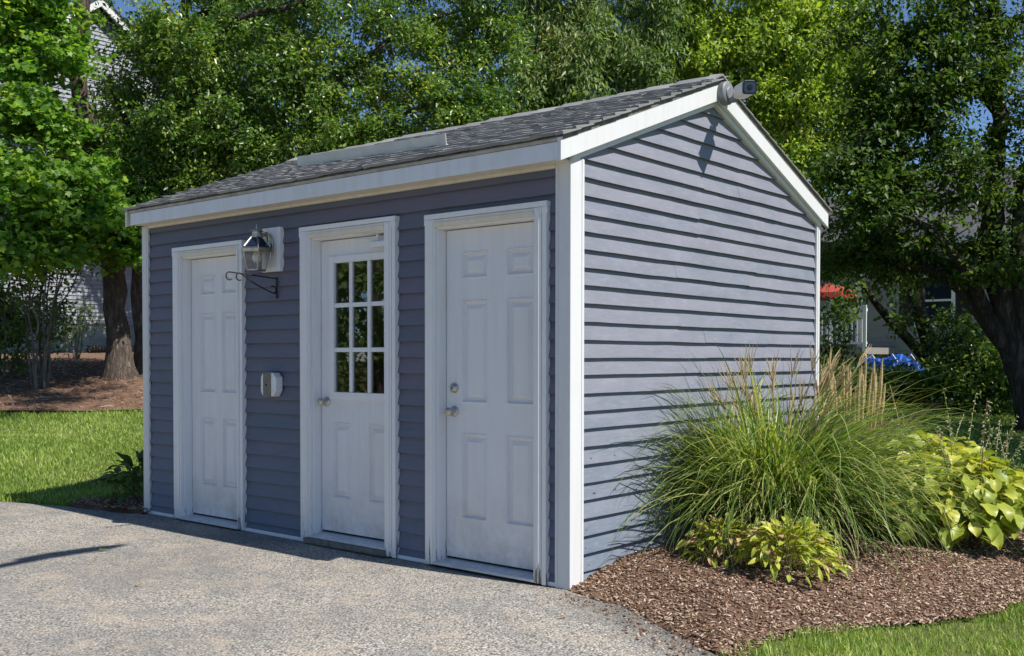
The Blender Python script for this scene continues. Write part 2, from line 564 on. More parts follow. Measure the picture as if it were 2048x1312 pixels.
MAT['greygreen'] = leaf_mat('drooping_grey_green_leaves', [(0.0, (0.04, 0.075, 0.022)), (0.5, (0.085, 0.13, 0.042)), (0.9, (0.15, 0.18, 0.07)), (1.0, (0.26, 0.18, 0.07))], 0.38, 0.42, 0.35, gain=2.0)
MAT['yellowgreen'] = leaf_mat('yellow_green_leaves', [(0.0, (0.030, 0.056, 0.010)), (0.4, (0.12, 0.17, 0.026)), (0.8, (0.20, 0.235, 0.04)), (1.0, (0.32, 0.26, 0.07))], 0.44, 0.45, 0.3, gain=2.25)
MAT['darkgreen'] = leaf_mat('dark_green_leaves', [(0.0, (0.022, 0.050, 0.010)), (0.5, (0.048, 0.088, 0.016)), (1.0, (0.11, 0.15, 0.028))], 0.4, 0.45, 0.3, gain=1.5)
MAT['fargreen'] = leaf_mat('far_leaves', [(0.0, (0.05, 0.085, 0.02)), (0.5, (0.11, 0.15, 0.03)), (1.0, (0.20, 0.22, 0.06))], 0.4, 0.5, gain=1.4)
MAT['bark'] = bark_mat('rough_bark', (0.13, 0.10, 0.08), (0.26, 0.22, 0.18))
MAT['bark_dark'] = bark_mat('dark_bark', (0.065, 0.052, 0.043), (0.15, 0.125, 0.10))
MAT['twig'] = bark_mat('grey_twig_bark', (0.22, 0.20, 0.175), (0.40, 0.37, 0.33), 14)
MAT['hosta_gold'] = leaf_mat('gold_hosta_leaf', [(0.0, (0.17, 0.235, 0.03)), (0.4, (0.33, 0.37, 0.05)), (0.8, (0.46, 0.45, 0.075)), (1.0, (0.52, 0.47, 0.12))], 0.35, 0.4, 0.4, True, (1.3, 1.3, 0.6), gain=1.25)
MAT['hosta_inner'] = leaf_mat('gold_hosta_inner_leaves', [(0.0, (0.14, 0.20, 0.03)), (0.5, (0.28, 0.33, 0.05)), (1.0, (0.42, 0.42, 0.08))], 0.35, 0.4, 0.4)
MAT['hosta_lime'] = leaf_mat('lime_hosta_leaf', [(0.0, (0.11, 0.15, 0.022)), (0.45, (0.24, 0.27, 0.035)), (0.8, (0.37, 0.36, 0.06)), (1.0, (0.46, 0.37, 0.16))], 0.35, 0.4, 0.4, True, (1.3, 1.3, 0.6), True, gain=1.75)
MAT['hosta_dark'] = leaf_mat('dark_hosta_leaf', [(0.0, (0.04, 0.075, 0.02)), (0.5, (0.075, 0.12, 0.03)), (1.0, (0.15, 0.17, 0.05))], 0.3, 0.4, 0.4, True)
MAT['dry_leaf'] = simple('withered_leaf', (0.36, 0.23, 0.11), 0.85, 0.45, 30, 0.6)
MAT['flower'] = simple('pale_seed_pod', (0.42, 0.39, 0.26), 0.7, 0.15, 30, 0.1)
MAT['stalk'] = simple('green_stalk', (0.24, 0.27, 0.08), 0.7, 0.3, 30, 0.1)
MAT['brown_stalk'] = simple('brown_stalk', (0.34, 0.22, 0.09), 0.7, 0.3, 30, 0.1)


# ================================================================== the ground
FW = np.array([-0.642, 0.767])
LT = np.array([0.767, 0.642])


def hill(x, y):
    x, y = np.asarray(x, float), np.asarray(y, float)
    s = (x - CAM[0]) * FW[0] + (y - CAM[1]) * FW[1]
    l = (x - CAM[0]) * LT[0] + (y - CAM[1]) * LT[1]
    k = np.clip(0.82 - 0.028 * l, 0.6, 1.0)
    h = np.interp(s, [9.0, 9.8, 11.0, 13.5, 16.0, 20.0, 26.0, 60.0, 200.0], [0, 0.03, 0.15, 0.56, 0.96, 1.22, 1.42, 2.2, 5.0])
    near = np.clip((np.hypot(np.maximum(np.abs(x + 2.2) - 2.2, 0), np.maximum(np.abs(y - 1.65) - 1.65, 0)) - 0.3) / 2.0, 0, 1)
    return h * k * near + 0.012 * np.sin(x * 1.7 + y) * np.cos(y * 1.3 - x * .4)


def hz(x, y):
    return float(hill(x, y))


# one sheet to the horizon, finer near the shed
_g = np.unique(np.concatenate([np.linspace(-260, -40, 23), np.linspace(-40, -14, 27), np.linspace(-14, 14, 85), np.linspace(14, 40, 27), np.linspace(40, 260, 23)]))
GX, GY = np.meshgrid(_g, _g, indexing='ij')
GZ = hill(GX, GY) - 0.014
nn = len(_g)
ii, jj = np.meshgrid(np.arange(nn - 1), np.arange(nn - 1), indexing='ij')
a_ = (ii * nn + jj).ravel()
ground = idx_mesh('ground', np.stack([GX.ravel(), GY.ravel(), GZ.ravel()], 1), np.stack([a_, a_ + nn, a_ + nn + 1, a_ + 1], 1), MAT['lawn'], None, True)
tag(ground, 'green lawn rising gently behind the shed', kind='structure')


def sheet(name, poly, step, zfun, mat, jitter=0.35, kind='structure'):
    """triangulated sheet inside a polygon"""
    P = []
    n = len(poly)
    for i in range(n):
        a, b = np.array(poly[i], float), np.array(poly[(i + 1) % n], float)
        k = max(1, int(np.linalg.norm(b - a) / step))
        for q in range(k):
            P.append(a + (b - a) * q / k)
    P = np.array(P)
    lo, hi = P.min(0), P.max(0)
    gx, gy = np.meshgrid(np.arange(lo[0], hi[0], step), np.arange(lo[1], hi[1], step))
    Q = np.stack([gx.ravel(), gy.ravel()], 1) + RNG.uniform(-jitter, jitter, (gx.size, 2)) * step
    Q = Q[inside(Q, P)]
    # keep off the border
    d = np.sqrt(((Q[:, None, :] - P[None, :, :]) ** 2).sum(-1)).min(1) if len(Q) * len(P) < 4e6 else np.ones(len(Q))
    Q = Q[d > step * 0.45]
    allp = [Vector(p) for p in np.concatenate([P, Q])]
    m_ = len(P)
    vv, _e, ff, *_ = delaunay_2d_cdt(allp, [], [list(range(m_))], 1, 1e-5)
    V = [(p.x, p.y, zfun(p.x, p.y)) for p in vv]
    mb = MB().add(V, ff)
    me = bpy.data.meshes.new(name)
    me.from_pydata(mb.v, [], mb.f)
    bm = bmesh.new()
    bm.from_mesh(me)
    for f in bm.faces:
        if f.normal.z < 0:
            f.normal_flip()
        f.smooth = True
    bm.to_mesh(me)
    bm.free()
    me.materials.append(mat)
    o = link(bpy.data.objects.new(name, me))
    o['kind'] = kind
    return o


def inside(Q, P):
    x, y = Q[:, 0], Q[:, 1]
    c = np.zeros(len(Q), bool)
    n = len(P)
    j = n - 1
    for i in range(n):
        cond = (P[i][1] > y) != (P[j][1] > y)
        xs = (P[j][0] - P[i][0]) * (y - P[i][1]) / (P[j][1] - P[i][1] + 1e-12) + P[i][0]
        c ^= cond & (x < xs)
        j = i
    return c


def wob(pts, amp, step=0.12, seed=0):
    rg = np.random.default_rng(seed)
    out = []
    for i in range(len(pts) - 1):
        a, b = np.array(pts[i], float), np.array(pts[i + 1], float)
        k = max(1, int(np.linalg.norm(b - a) / step))
        for q in range(k):
            out.append(tuple(a + (b - a) * q / k + (rg.normal(0, amp, 2) if (i or q) else 0)))
    out.append(tuple(pts[-1]))
    return out


# asphalt apron in front of the doors
edge_left = wob([(-9.5, -1.15), (-7.2, -0.75), (-6.0, -0.49), (-5.35, -0.28), (-4.9, -0.22), (-4.45, -0.10)], 0.012, 0.12, 1)
edge_right = wob([(0.06, -0.045), (0.30, -0.09), (0.62, -0.24), (0.95, -0.44), (1.24, -0.60), (1.9, -1.05), (3.0, -1.9), (5.5, -4.2)], 0.010, 0.1, 2)
asph_poly = [(-26, -4.2)] + edge_left + [(-4.40, 0.12), (0.0, 0.12)] + edge_right + [(14, -12), (14, -30), (-26, -30)]
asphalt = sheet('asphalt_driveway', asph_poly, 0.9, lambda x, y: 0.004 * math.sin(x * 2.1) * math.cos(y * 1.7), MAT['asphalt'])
tag(asphalt, 'worn pale aggregate asphalt in front of the shed doors')


bed_edge = wob([(1.27, -0.60), (1.30, -0.30), (1.38, -0.02), (1.50, 0.22), (1.66, 0.46), (1.80, 0.70), (1.93, 1.05), (1.98, 1.5), (1.95, 1.9), (1.85, 2.4), (1.9, 3.1), (1.8, 3.9), (1.2, 4.5), (0.2, 4.6), (-0.6, 4.3)], 0.018, 0.10, 3)
_BE = np.array([p for p in edge_right if 0.05 < p[0] < 1.3] + bed_edge)


def mound(x, y):
    """the planting bed beside the gable wall: a low mound that runs out at its border"""
    d = float(np.sqrt(((_BE - np.array([x, y])) ** 2).sum(1).min()))
    e = min(1.0, d / 0.75)
    e = e * e * (3 - 2 * e)
    n = 0.014 * math.sin(5.1 * x + 2.3 * y) * math.sin(4.3 * y - 1.7 * x) + 0.009 * math.sin(11 * x + 1) * math.sin(9 * y)
    wall = x < 0.06 and y > 0.0
    skirt = 0.0 if wall else -0.022 * max(0.0, 1 - d / 0.06)
    return 0.010 + skirt + 0.095 * e + n * min(1, e * 2) + max(0.0, hz(x, y)) * 0.9


bed_poly = [(-0.02, 0.0), (0.03, -0.03)] + [(p[0] - 0.005, p[1] + 0.012) for p in edge_right[1:] if p[0] < 1.2] + bed_edge + [(-0.6, 3.5), (-0.02, 3.4)]
bed = sheet('mulch_bed', bed_poly, 0.07, mound, MAT['mulch'])
tag(bed, 'brown bark mulch bed along the gable wall')
lcorner_poly = wob([(-4.30, -0.06), (-4.9, -0.20), (-5.30, -0.20), (-5.38, 0.0), (-5.1, 0.35), (-4.9, 0.9), (-4.4, 1.0)], 0.012, 0.1, 5) + [(-4.30, 1.0)]
bed2 = sheet('corner_mulch_bed', lcorner_poly, 0.09, lambda x, y: hz(x, y) + 0.012 + 0.03 * max(0, min(1, (y + 0.2) / 0.4)) - 0.05 * max(0.0, 1 - float(np.sqrt(((np.array(lcorner_poly) - np.array([x, y])) ** 2).sum(1).min())) / 0.06) * (1 if x < -4.4 else 0), MAT['mulch'])
tag(bed2, 'small dark mulch patch at the far corner of the shed')
# mulch under the trees on the left
tb = [(-13.2, -1.5), (-11.2, 0.55), (-9.9, 1.95), (-9.05, 2.95), (-8.3, 4.0), (-7.6, 5.6), (-7.6, 8.0), (-12, 13), (-21.3, 14.5), (-21.3, 2), (-18, -4)]
bed3 = sheet('tree_mulch_bed', wob(tb + [tb[0]], 0.05, 0.35, 6)[:-1], 0.5, lambda x, y: hz(x, y) + 0.035, MAT['mulch'])
tag(bed3, 'dappled brown mulch under the maple beside the neighbouring house')


def scatter(poly, n, seed):
    rg = np.random.default_rng(seed)
    P = np.array(poly, float)
    lo, hi = P.min(0), P.max(0)
    out = np.zeros((0, 2))
    while len(out) < n:
        q = rg.uniform(lo, hi, (n * 2, 2))
        out = np.concatenate([out, q[inside(q, P)]])
    return out[:n]


def chips(name, poly, n, zf, seed, lo=0.012, hi=0.055, label=None):
    rg = np.random.default_rng(seed)
    q = scatter(poly, n, seed)
    z = np.array([zf(a, b) for a, b in q])
    L = rg.uniform(lo, hi, n) * rg.uniform(.5, 1, n)
    W = rg.uniform(0.004, 0.012, n)
    T = rg.uniform(0.0015, 0.005, n)
    az = rg.uniform(0, 2 * np.pi, n)
    tilt = rg.normal(0, 0.28, n)
    roll = rg.normal(0, 0.35, n)
    ax = np.stack([np.cos(az) * np.cos(tilt), np.sin(az) * np.cos(tilt), np.sin(tilt)], 1)
    sd = unit(np.cross(np.tile([0, 0, 1.0], (n, 1)), ax))
    up = np.cross(ax, sd)
    sd, up = sd * np.cos(roll)[:, None] + up * np.sin(roll)[:, None], up * np.cos(roll)[:, None] - sd * np.sin(roll)[:, None]
    c = np.stack([q[:, 0], q[:, 1], z + rg.uniform(0.0, 0.008, n)], 1)
    V = np.zeros((n, 8, 3))
    i = 0
    for sz in (-1, 1):
        for sx, sy in ((-1, -.6), (1, -1), (.8, 1), (-.9, .7)):
            V[:, i] = c + ax * (L * sx * .5)[:, None] + sd * (W * sy * .5)[:, None] + up * (T * sz * .5)[:, None]
            i += 1
    F = np.array([(0, 3, 2, 1), (4, 5, 6, 7), (0, 1, 5, 4), (1, 2, 6, 5), (2, 3, 7, 6), (3, 0, 4, 7)])
    FF = (np.arange(n)[:, None, None] * 8 + F[None]).reshape(-1, 4)
    o = idx_mesh(name, V.reshape(-1, 3), FF, MAT['chips'])
    tag(o, label, 'mulch', kind='stuff')
    return o


chips('mulch_chips', [(-0.0, 0.0)] + [(p[0], p[1] - .015) for p in edge_right if 0 < p[0] < 1.24] + bed_edge[:-25] + [(1.5, 3.2), (0.0, 3.2)], 26000, mound, 21, 0.008, 0.042, label='loose bark chips covering the bed beside the gable wall')
chips('mulch_chips', lcorner_poly, 2200, lambda x, y: hz(x, y) + 0.035, 22, label='dark bark chips at the far corner of the shed')
chips('mulch_chips', [(-13.0, -0.9), (-11.2, 0.6), (-9.9, 2.0), (-9.05, 3.0), (-8.3, 4.0), (-9.5, 6.5), (-15, 8), (-17, 2)], 9000, lambda x, y: hz(x, y) + 0.05, 23, 0.05, 0.16, 'bark chips under the maple on the slope')


def lawn(name, poly, n, seed, h, w, label, zf=hz, dens=None):
    rg = np.random.default_rng(seed)
    q = scatter(poly, n, seed)
    if dens is not None:
        q = q[rg.uniform(0, 1, len(q)) < dens(q)]
    n = len(q)
    z = hill(q[:, 0], q[:, 1]) - 0.016
    hh = h * rg.uniform(0.45, 1.15, n) * (0.75 + 0.35 * np.sin(q[:, 0] * 2.3 + 1) * np.sin(q[:, 1] * 1.9))
    az = rg.uniform(0, 2 * np.pi, n)
    lean = rg.uniform(0.1, 0.75, n)
    d = np.stack([np.cos(az), np.sin(az), np.zeros(n)], 1)
    s = np.stack([-np.sin(az), np.cos(az), np.zeros(n)], 1)
    a2 = rg.uniform(0, 2 * np.pi, n)
    s = np.stack([np.cos(a2), np.sin(a2), np.zeros(n)], 1)
    b = np.stack([q[:, 0], q[:, 1], z], 1)
    ww = w * rg.uniform(0.6, 1.3, n)
    mid = b + d * (hh * lean * .35)[:, None] + np.array([0, 0, 1.0]) * (hh * .62)[:, None]
    tip = b + d * (hh * lean * 1.05)[:, None] + np.array([0, 0, 1.0]) * (hh * .98)[:, None]
    V = np.stack([b - s * (ww / 2)[:, None], b + s * (ww / 2)[:, None], mid + s * (ww * .38)[:, None], mid - s * (ww * .38)[:, None], tip], 1)
    F = np.concatenate([np.arange(n)[:, None] * 5 + np.array([[0, 1, 2]]), np.arange(n)[:, None] * 5 + np.array([[0, 2, 3]]), np.arange(n)[:, None] * 5 + np.array([[3, 2, 4]])])
    o = idx_mesh(name, V.reshape(-1, 3), F, MAT['blade_lawn'])
    tag(o, label, 'grass', kind='stuff')
    return o


lawn('lawn_grass', [(1.26, -0.62), (1.355, -0.03), (1.475, 0.25), (1.635, 0.50), (1.775, 0.74), (1.905, 1.06), (1.955, 1.5), (1.85, 2.4), (3.6, 2.0), (3.6, -1.0), (2.2, -1.2)], 46000, 31, 0.060, 0.0050,
     'sunny patchy grass at the near edge of the mulch bed', dens=lambda q: 0.55 + 0.45 * np.clip(np.sin(q[:, 0] * 5 + np.sin(q[:, 1] * 4) * 2) + .6, 0, 1))
lawn('lawn_grass', [(-9.5, -1.1), (-6.0, -0.45), (-5.35, -0.2), (-5.0, 0.7), (-4.5, 3.5), (-7.6, 5.4), (-8.3, 4.0), (-9.05, 2.95), (-9.9, 1.95), (-11.2, 0.55), (-13, -1.4)], 90000, 32, 0.075, 0.009,
     'sunlit green lawn sloping up to the maple')
lawn('lawn_grass', [(1.0, 4.7), (2.4, 2.6), (4.2, 3.2), (4.5, 9), (2.5, 15), (-4.5, 15), (-3.6, 9), (-0.5, 4.8)], 80000, 33, 0.07, 0.012,
     'shaded lawn behind the planting bed')

# ================================================================== the shed
E_ = 0.1016
Z0 = 0.076
LEN, WID = 4.394, 3.318
RIDGE_Y, APEX = 1.60, 3.150
SL = 0.375
shed = empty('storage_shed', (0, 0, 0))
tag(shed, 'small slate blue clapboard shed with three white doors and shingled gable roof', 'shed')
ID = Matrix.Identity(4)

DOORS = [  # outer casing x0,x1,top ; slab x0,x1,z0,z1
    dict(o0=-3.927, o1=-3.005, top=2.162, s0=-3.800, s1=-3.089, z0=0.054, z1=2.066),
    dict(o0=-2.330, o1=-1.372, top=2.197, s0=-2.205, s1=-1.488, z0=0.092, z1=2.097),
    dict(o0=-1.105, o1=-0.149, top=2.175, s0=-1.003, s1=-0.252, z0=0.058, z1=2.078),
]
SLAB_Y = 0.066

# front wall: sheathing with openings, then every clapboard
fw = MB()
segs = [(-LEN + 0.02, DOORS[0]['s0'] - 0.02), (DOORS[0]['s1'] + 0.02, DOORS[1]['s0'] - 0.02), (DOORS[1]['s1'] + 0.02, DOORS[2]['s0'] - 0.02), (DOORS[2]['s1'] + 0.02, -0.02)]
for a, b in segs:
    fw.box(a, b, 0.029, 0.11, 0.0, 2.13)
fw.box(-LEN + 0.02, -0.02, 0.029, 0.11, 2.132, 2.45)
front = fw.build('front_wall', MAT['sheath'], shed)


def board_front(x0, x1, z, hh, seed, out=0.030):
    rg = random.Random(seed)
    n = max(2, int((x1 - x0) / 0.25))
    mb = MB()
    dz, dy = rg.uniform(-.0012, .0012), rg.uniform(-.001, .001)
    prof = [(out, 0.0), (0.005, 0.006), (0.001, hh + 0.012), (0.0045, hh + 0.012), (out - .0015, 0.006)]
    for i in range(n + 1):
        x = x0 + (x1 - x0) * i / n
        w = 0.0009 * math.sin(x * 7 + seed) + rg.uniform(-.0006, .0006)
        for o_, h_ in prof:
            mb.v.append((x, 0.027 - o_ - dy - w * (1 if o_ > .003 else 0), z + h_ + dz + w))
    k = len(prof)
    for i in range(n):
        for j in range(k):
            mb.f.append((i * k + j, i * k + (j + 1) % k, (i + 1) * k + (j + 1) % k, (i + 1) * k + j))
    mb.f.append(tuple(range(k)))
    mb.f.append(tuple(n * k + j for j in range(k))[::-1])
    return mb.build('clapboard', MAT['siding_front'], front, True)


bay = [(-LEN + 0.075, DOORS[0]['o0'] + 0.004), (DOORS[0]['o1'] - 0.004, DOORS[1]['o0'] + 0.004), (DOORS[1]['o1'] - 0.004, DOORS[2]['o0'] + 0.004), (DOORS[2]['o1'] - 0.004, -0.094)]
sd = 100
for k in range(-1, 22):
    z = Z0 + k * E_
    if k == -1:
        zz, h_ = 0.024, Z0 - 0.024
    else:
        zz, h_ = z, E_
    if k == 21:
        h_ = 0.10
    if zz + 0.06 < 2.16:
        for a, b in bay:
            sd += 1
            board_front(a, b, zz, h_, sd)
    else:
        sd += 1
        cut = [-LEN + 0.075, -1.9 - 0.4 * (k % 2), -0.094]
        board_front(cut[0], cut[1], zz, h_, sd)
        board_front(cut[1], cut[2], zz, h_, sd + 500)
# the course beside and above the door heads
sd += 1
board_front(-LEN + 0.075, -0.094, Z0 + 22 * E_ - 0.0015, 0.075, sd, 0.029)
MB().box(-LEN + 0.08, -0.095, 0.0272, 0.0288, 2.135, 2.19).build('backing_strip', MAT['siding_front'], front)

# gable wall
gw = MB().prism([(-0.030, 0.02, 0.0), (-0.030, WID - 0.02, 0.0), (-0.030, WID - 0.02, 2.45), (-0.030, RIDGE_Y, 3.07), (-0.030, 0.02, 2.45)], (-0.09, 0, 0))
gable = gw.build('gable_wall', MAT['sheath'], shed)
TRIM_LOW = 2.978  # lower edge of the rake trim at the apex


def yl(z):
    return max(0.118, RIDGE_Y - (TRIM_LOW + 0.03 - z) / SL)


def yr(z):
    return min(WID - 0.052, RIDGE_Y + (TRIM_LOW + 0.03 - z) / SL)


def board_gable(ya, yb, z, hh, seed, left_end, right_end, warp):
    """left_end/right_end: cut along the rake"""
    rg = random.Random(seed)
    n = max(2, int((yb - ya) / 0.14))
    out = 0.0300 + rg.uniform(-.002, .002)
    mb = MB()
    dz = rg.uniform(-.003, .003)
    ph, fr = rg.uniform(0, 6), rg.uniform(2.0, 5.0)
    prof = [(out, 0.0), (0.005, 0.004), (0.001, hh + 0.012), (0.0045, hh + 0.012), (out - .001, 0.008)]
    for i in range(n + 1):
        t_ = i / n
        w = warp * (math.sin(t_ * fr * 2 + ph) * .6 + rg.uniform(-.4, .4))
        w2 = warp * rg.uniform(-.5, .5)
        for o_, h_ in prof:
            zz = z + h_
            a = yl(zz) if left_end else ya
            b = yr(zz) if right_end else yb
            y = a + (b - a) * t_
            mb.v.append((-0.029 + o_ + (w2 if o_ > .01 else 0), y, zz + dz + (w if h_ < .05 else 0)))
    k = len(prof)
    for i in range(n):
        for j in range(k):
            mb.f.append((i * k + j, i * k + (j + 1) % k, (i + 1) * k + (j + 1) % k, (i + 1) * k + j))
    mb.f.append(tuple(range(k)))
    mb.f.append(tuple(n * k + j for j in range(k))[::-1])
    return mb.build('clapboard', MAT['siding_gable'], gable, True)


rgj = random.Random(5)
k = -1
while True:
    z = Z0 + k * E_
    hh = E_
    if k == -1:
        z, hh = 0.024, Z0 - 0.024
    if z > TRIM_LOW - 0.02:
        break
    a, b = yl(z), yr(z)
    w = 0.0012 if 12 > k > 7 or k < 3 else 0.0021
    joints = []
    if b - a > 1.2 and k >= 0:
        pos = {0: [1.1], 1: [0.75, 2.2]}.get(k % 5, None)
        joints = sorted([a + (b - a) * q for q in ([rgj.uniform(.25, .45), rgj.uniform(.6, .85)] if rgj.random() < .35 else [rgj.uniform(.22, .8)])])
    cuts = [a] + joints + [b]
    rake = z + hh > 2.38
    for i in range(len(cuts) - 1):
        sd += 1
        board_gable(cuts[i] + (-0.001 if i else 0), cuts[i + 1] + (0.001 if i < len(cuts) - 2 else 0), z, hh, sd, rake and i == 0, rake and i == len(cuts) - 2, w)
    k += 1
# nail heads near some board ends
for y_, k_ in ((0.235, 4), (0.25, 4), (0.44, 4), (0.46, 4), (0.16, 1), (0.17, 2), (0.19, 0), (0.45, 6), (0.21, 6)):
    z_ = Z0 + k_ * E_ + 0.035
    MB().lathe([(0.0045, 0), (0.0045, 0.002), (0.002, 0.003)], (-0.0045 + 0.0, y_, z_), (1, 0, 0.1), 8).build('nail_head', MAT['old_wood'], gable)
# the two walls that face away: stepped siding
for nm, ax in (('left_wall', 0), ('rear_wall', 1)):
    mb = MB()
    for k in range(23):
        z = Z0 - E_ * 0.7 + k * E_
        z1 = min(z + E_, 2.44)
        if ax == 0:
            mb.prism([(-LEN + 0.006, 0.05, z), (-LEN + 0.03, 0.05, z), (-LEN + 0.03, 0.05, z1), (-LEN + 0.022, 0.05, z1)], (0, WID - 0.1, 0))
        else:
            mb.prism([(-LEN + 0.05, WID - 0.006, z), (-LEN + 0.05, WID - 0.03, z), (-LEN + 0.05, WID - 0.03, z1), (-LEN + 0.05, WID - 0.022, z1)], (LEN - 0.1, 0, 0))
    o = mb.build(nm, MAT['siding_front'], shed)
    o['kind'] = 'stuff'
MB().prism([(-LEN + 0.03, 0.1, 2.43), (-LEN + 0.03, WID - 0.1, 2.43), (-LEN + 0.03, RIDGE_Y, 2.99)], (-0.02, 0, 0)).build('gable_wall', MAT['siding_front'], shed)

# corner boards: an L of two faces each
def corner(x, y, sx, sy, wx, wy, z1, name='corner_board'):
    """outer corner at x,y ; sx,sy = direction into the wall"""
    mb = MB()
    o = 0.010
    th = 0.022
    pts = [(x - sx * o, y - sy * o), (x + sx * wx, y - sy * o), (x + sx * wx, y - sy * o + sy * th), (x - sx * o + sx * th, y - sy * o + sy * th), (x - sx * o + sx * th, y + sy * wy), (x - sx * o, y + sy * wy)]
    mb.prism([(p[0], p[1], 0.0) for p in pts], (0, 0, z1))
    ob = mb.build(name, MAT['rake'], shed, False, 0.004, 2)
    # bead where the post meets the siding
    b2 = MB()
    b2.box(min(x + sx * (wx - .022), x + sx * (wx - .016)), max(x + sx * (wx - .022), x + sx * (wx - .016)), min(y - sy * (o + .004), y), max(y - sy * (o + .004), y - sy * .001), 0.002, z1)
    b2.box(min(x - sx * (o + .004), x), max(x - sx * (o + .004), x - sx * .001), min(y + sy * (wy - .028), y + sy * (wy - .02)), max(y + sy * (wy - .028), y + sy * (wy - .02)), 0.002, z1)
    b2.build('bead', MAT['rake'], ob)
    return ob


corner(0, 0, -1, 1, 0.097, 0.121, 2.405)
corner(-LEN, 0, 1, 1, 0.078, 0.10, 2.37)
corner(0, WID, -1, -1, 0.09, 0.055, 2.40)
corner(-LEN, WID, 1, -1, 0.09, 0.10, 2.40)
# starter strips at the foot of the walls
for a, b in bay:
    MB().box(a + .002, b - .002, -0.006, 0.02, 0.002, 0.027).build('base_trim', MAT['white'], shed, False, 0.002, 1)
MB().box(-0.02, 0.007, 0.12, WID - 0.06, 0.0, 0.027).build('base_trim', MAT['white'], shed, False, 0.002, 1)

# ---------------- roof
def rz(y):
    return APEX - SL * abs(y - RIDGE_Y)


roof_mb = MB()
x0r, x1r = -LEN - 0.028, 0.05
yF, yB = -0.135, WID + 0.075
for ya, yb in ((yF, RIDGE_Y), (RIDGE_Y, yB)):
    roof_mb.prism([(x0r, ya, rz(ya) - 0.004), (x0r, yb, rz(yb) - 0.004), (x0r, yb, rz(yb) - 0.03), (x0r, ya, rz(ya) - 0.03)], (x1r - x0r, 0, 0))
roof = roof_mb.build('roof', MAT['old_wood'], shed)
ang = math.atan(SL)
slope_len = (RIDGE_Y - (-0.155)) / math.cos(ang)
EXP = 0.132
ncourse = int(slope_len / EXP) + 1


def shingle_mesh(L, seed):
    rg = random.Random(seed)
    mb = MB()
    n = 4
    hgt = 0.175
    for i in range(n + 1):
        u = L * i / n
        lift = 0.019 + rg.uniform(-.0015, .004)
        off = rg.uniform(-.0015, .0015)
        for s_, n_ in ((off, lift), (off, lift - 0.019), (hgt, -0.004), (hgt, 0.001), (off + .03, lift - .0012)):
            mb.v.append((u, s_, n_))
    for i in range(n):
        for j in range(5):
            mb.f.append((i * 5 + j, i * 5 + (j + 1) % 5, (i + 1) * 5 + (j + 1) % 5, (i + 1) * 5 + j))
    mb.f.append((0, 1, 2, 3, 4))
    mb.f.append(tuple(n * 5 + j for j in range(5))[::-1])
    me = bpy.data.meshes.new('shingle')
    me.from_pydata(mb.v, [], mb.f)
    bm = bmesh.new()
    bm.from_mesh(me)
    bmesh.ops.recalc_face_normals(bm, faces=bm.faces)
    bm.to_mesh(me)
    bm.free()
    me.materials.append(MAT['shingle'])
    return me


SH = [(L, shingle_mesh(L - 0.004, i)) for i, L in enumerate((0.26, 0.29, 0.31, 0.33, 0.36, 0.30))]
rgs = random.Random(3)
# frame of the front slope: u=+x, s up the slope, n normal
mat_front = Matrix(((1, 0, 0, 0), (0, math.cos(ang), -math.sin(ang), 0), (0, math.sin(ang), math.cos(ang), 0), (0, 0, 0, 1)))
for c in range(ncourse):
    s = c * EXP
    y = -0.158 + s * math.cos(ang)
    z = rz(-0.158) + s * math.sin(ang)
    x = x0r - 0.014 - rgs.uniform(0, 0.02)
    while x < x1r - 0.02:
        L, me = rgs.choice(SH)
        if x + L > x1r + 0.02:
            L2 = x1r + 0.018 + rgs.uniform(-.006, .006) - x
            sc = L2 / L
        else:
            sc = 1.0
        o = bpy.data.objects.new('shingle', me)
        link(o, roof)
        o.matrix_world = Matrix.Translation((x, y, z + rgs.uniform(-.001, .0015))) @ mat_front @ Matrix.Diagonal((sc, 1, 1, 1))
        x += L * sc
        if sc < 1:
            break
# rear slope as joined courses (never seen from the front)
mb = MB()
for c in range(ncourse):
    s = c * EXP
    ya, yb = yB + 0.02 - s * math.cos(ang), yB + 0.02 - min(s + 0.17, slope_len) * math.cos(ang)
    mb.prism([(x0r - .014, ya, rz(ya) + 0.002), (x0r - .014, ya, rz(ya) + 0.014), (x0r - .014, yb, rz(yb) + 0.003), (x0r - .014, yb, rz(yb) - 0.001)], (x1r - x0r + 0.03, 0, 0))
o = mb.build('rear_shingles', MAT['shingle'], roof)
o['kind'] = 'stuff'
# ridge caps
xx = x0r - 0.01
capm = None
while xx < x1r:
    L = 0.30
    if capm is None:
        mb = MB()
        prof = [(-0.125, -0.125 * SL + 0.006), (-0.125, -0.125 * SL + 0.014), (0, 0.026), (0.125, -0.125 * SL + 0.014), (0.125, -0.125 * SL + 0.006), (0, 0.014)]
        for i, (u, lift) in enumerate(((0, 0.009), (L * .5, 0.006), (L, 0.0))):
            for p_ in prof:
                mb.v.append((u, p_[0], p_[1] + lift))
        for i in range(2):
            for j in range(6):
                mb.f.append((i * 6 + j, i * 6 + (j + 1) % 6, (i + 1) * 6 + (j + 1) % 6, (i + 1) * 6 + j))
        mb.f += [(0, 1, 2, 3, 4, 5), (17, 16, 15, 14, 13, 12)]
        o = mb.build('ridge_cap', MAT['shingle'], roof)
        capm = o.data
    else:
        o = bpy.data.objects.new('ridge_cap', capm)
        link(o, roof)
    o.location = (xx, RIDGE_Y, APEX + 0.004 + rgs.uniform(-.003, .004))
    o.rotation_euler = (0, rgs.uniform(-.012, .012), rgs.uniform(-.01, .01))
    if xx + L > x1r + 0.02:
        o.scale = ((x1r + 0.02 - xx) / L, 1, 1)
    xx += 0.245
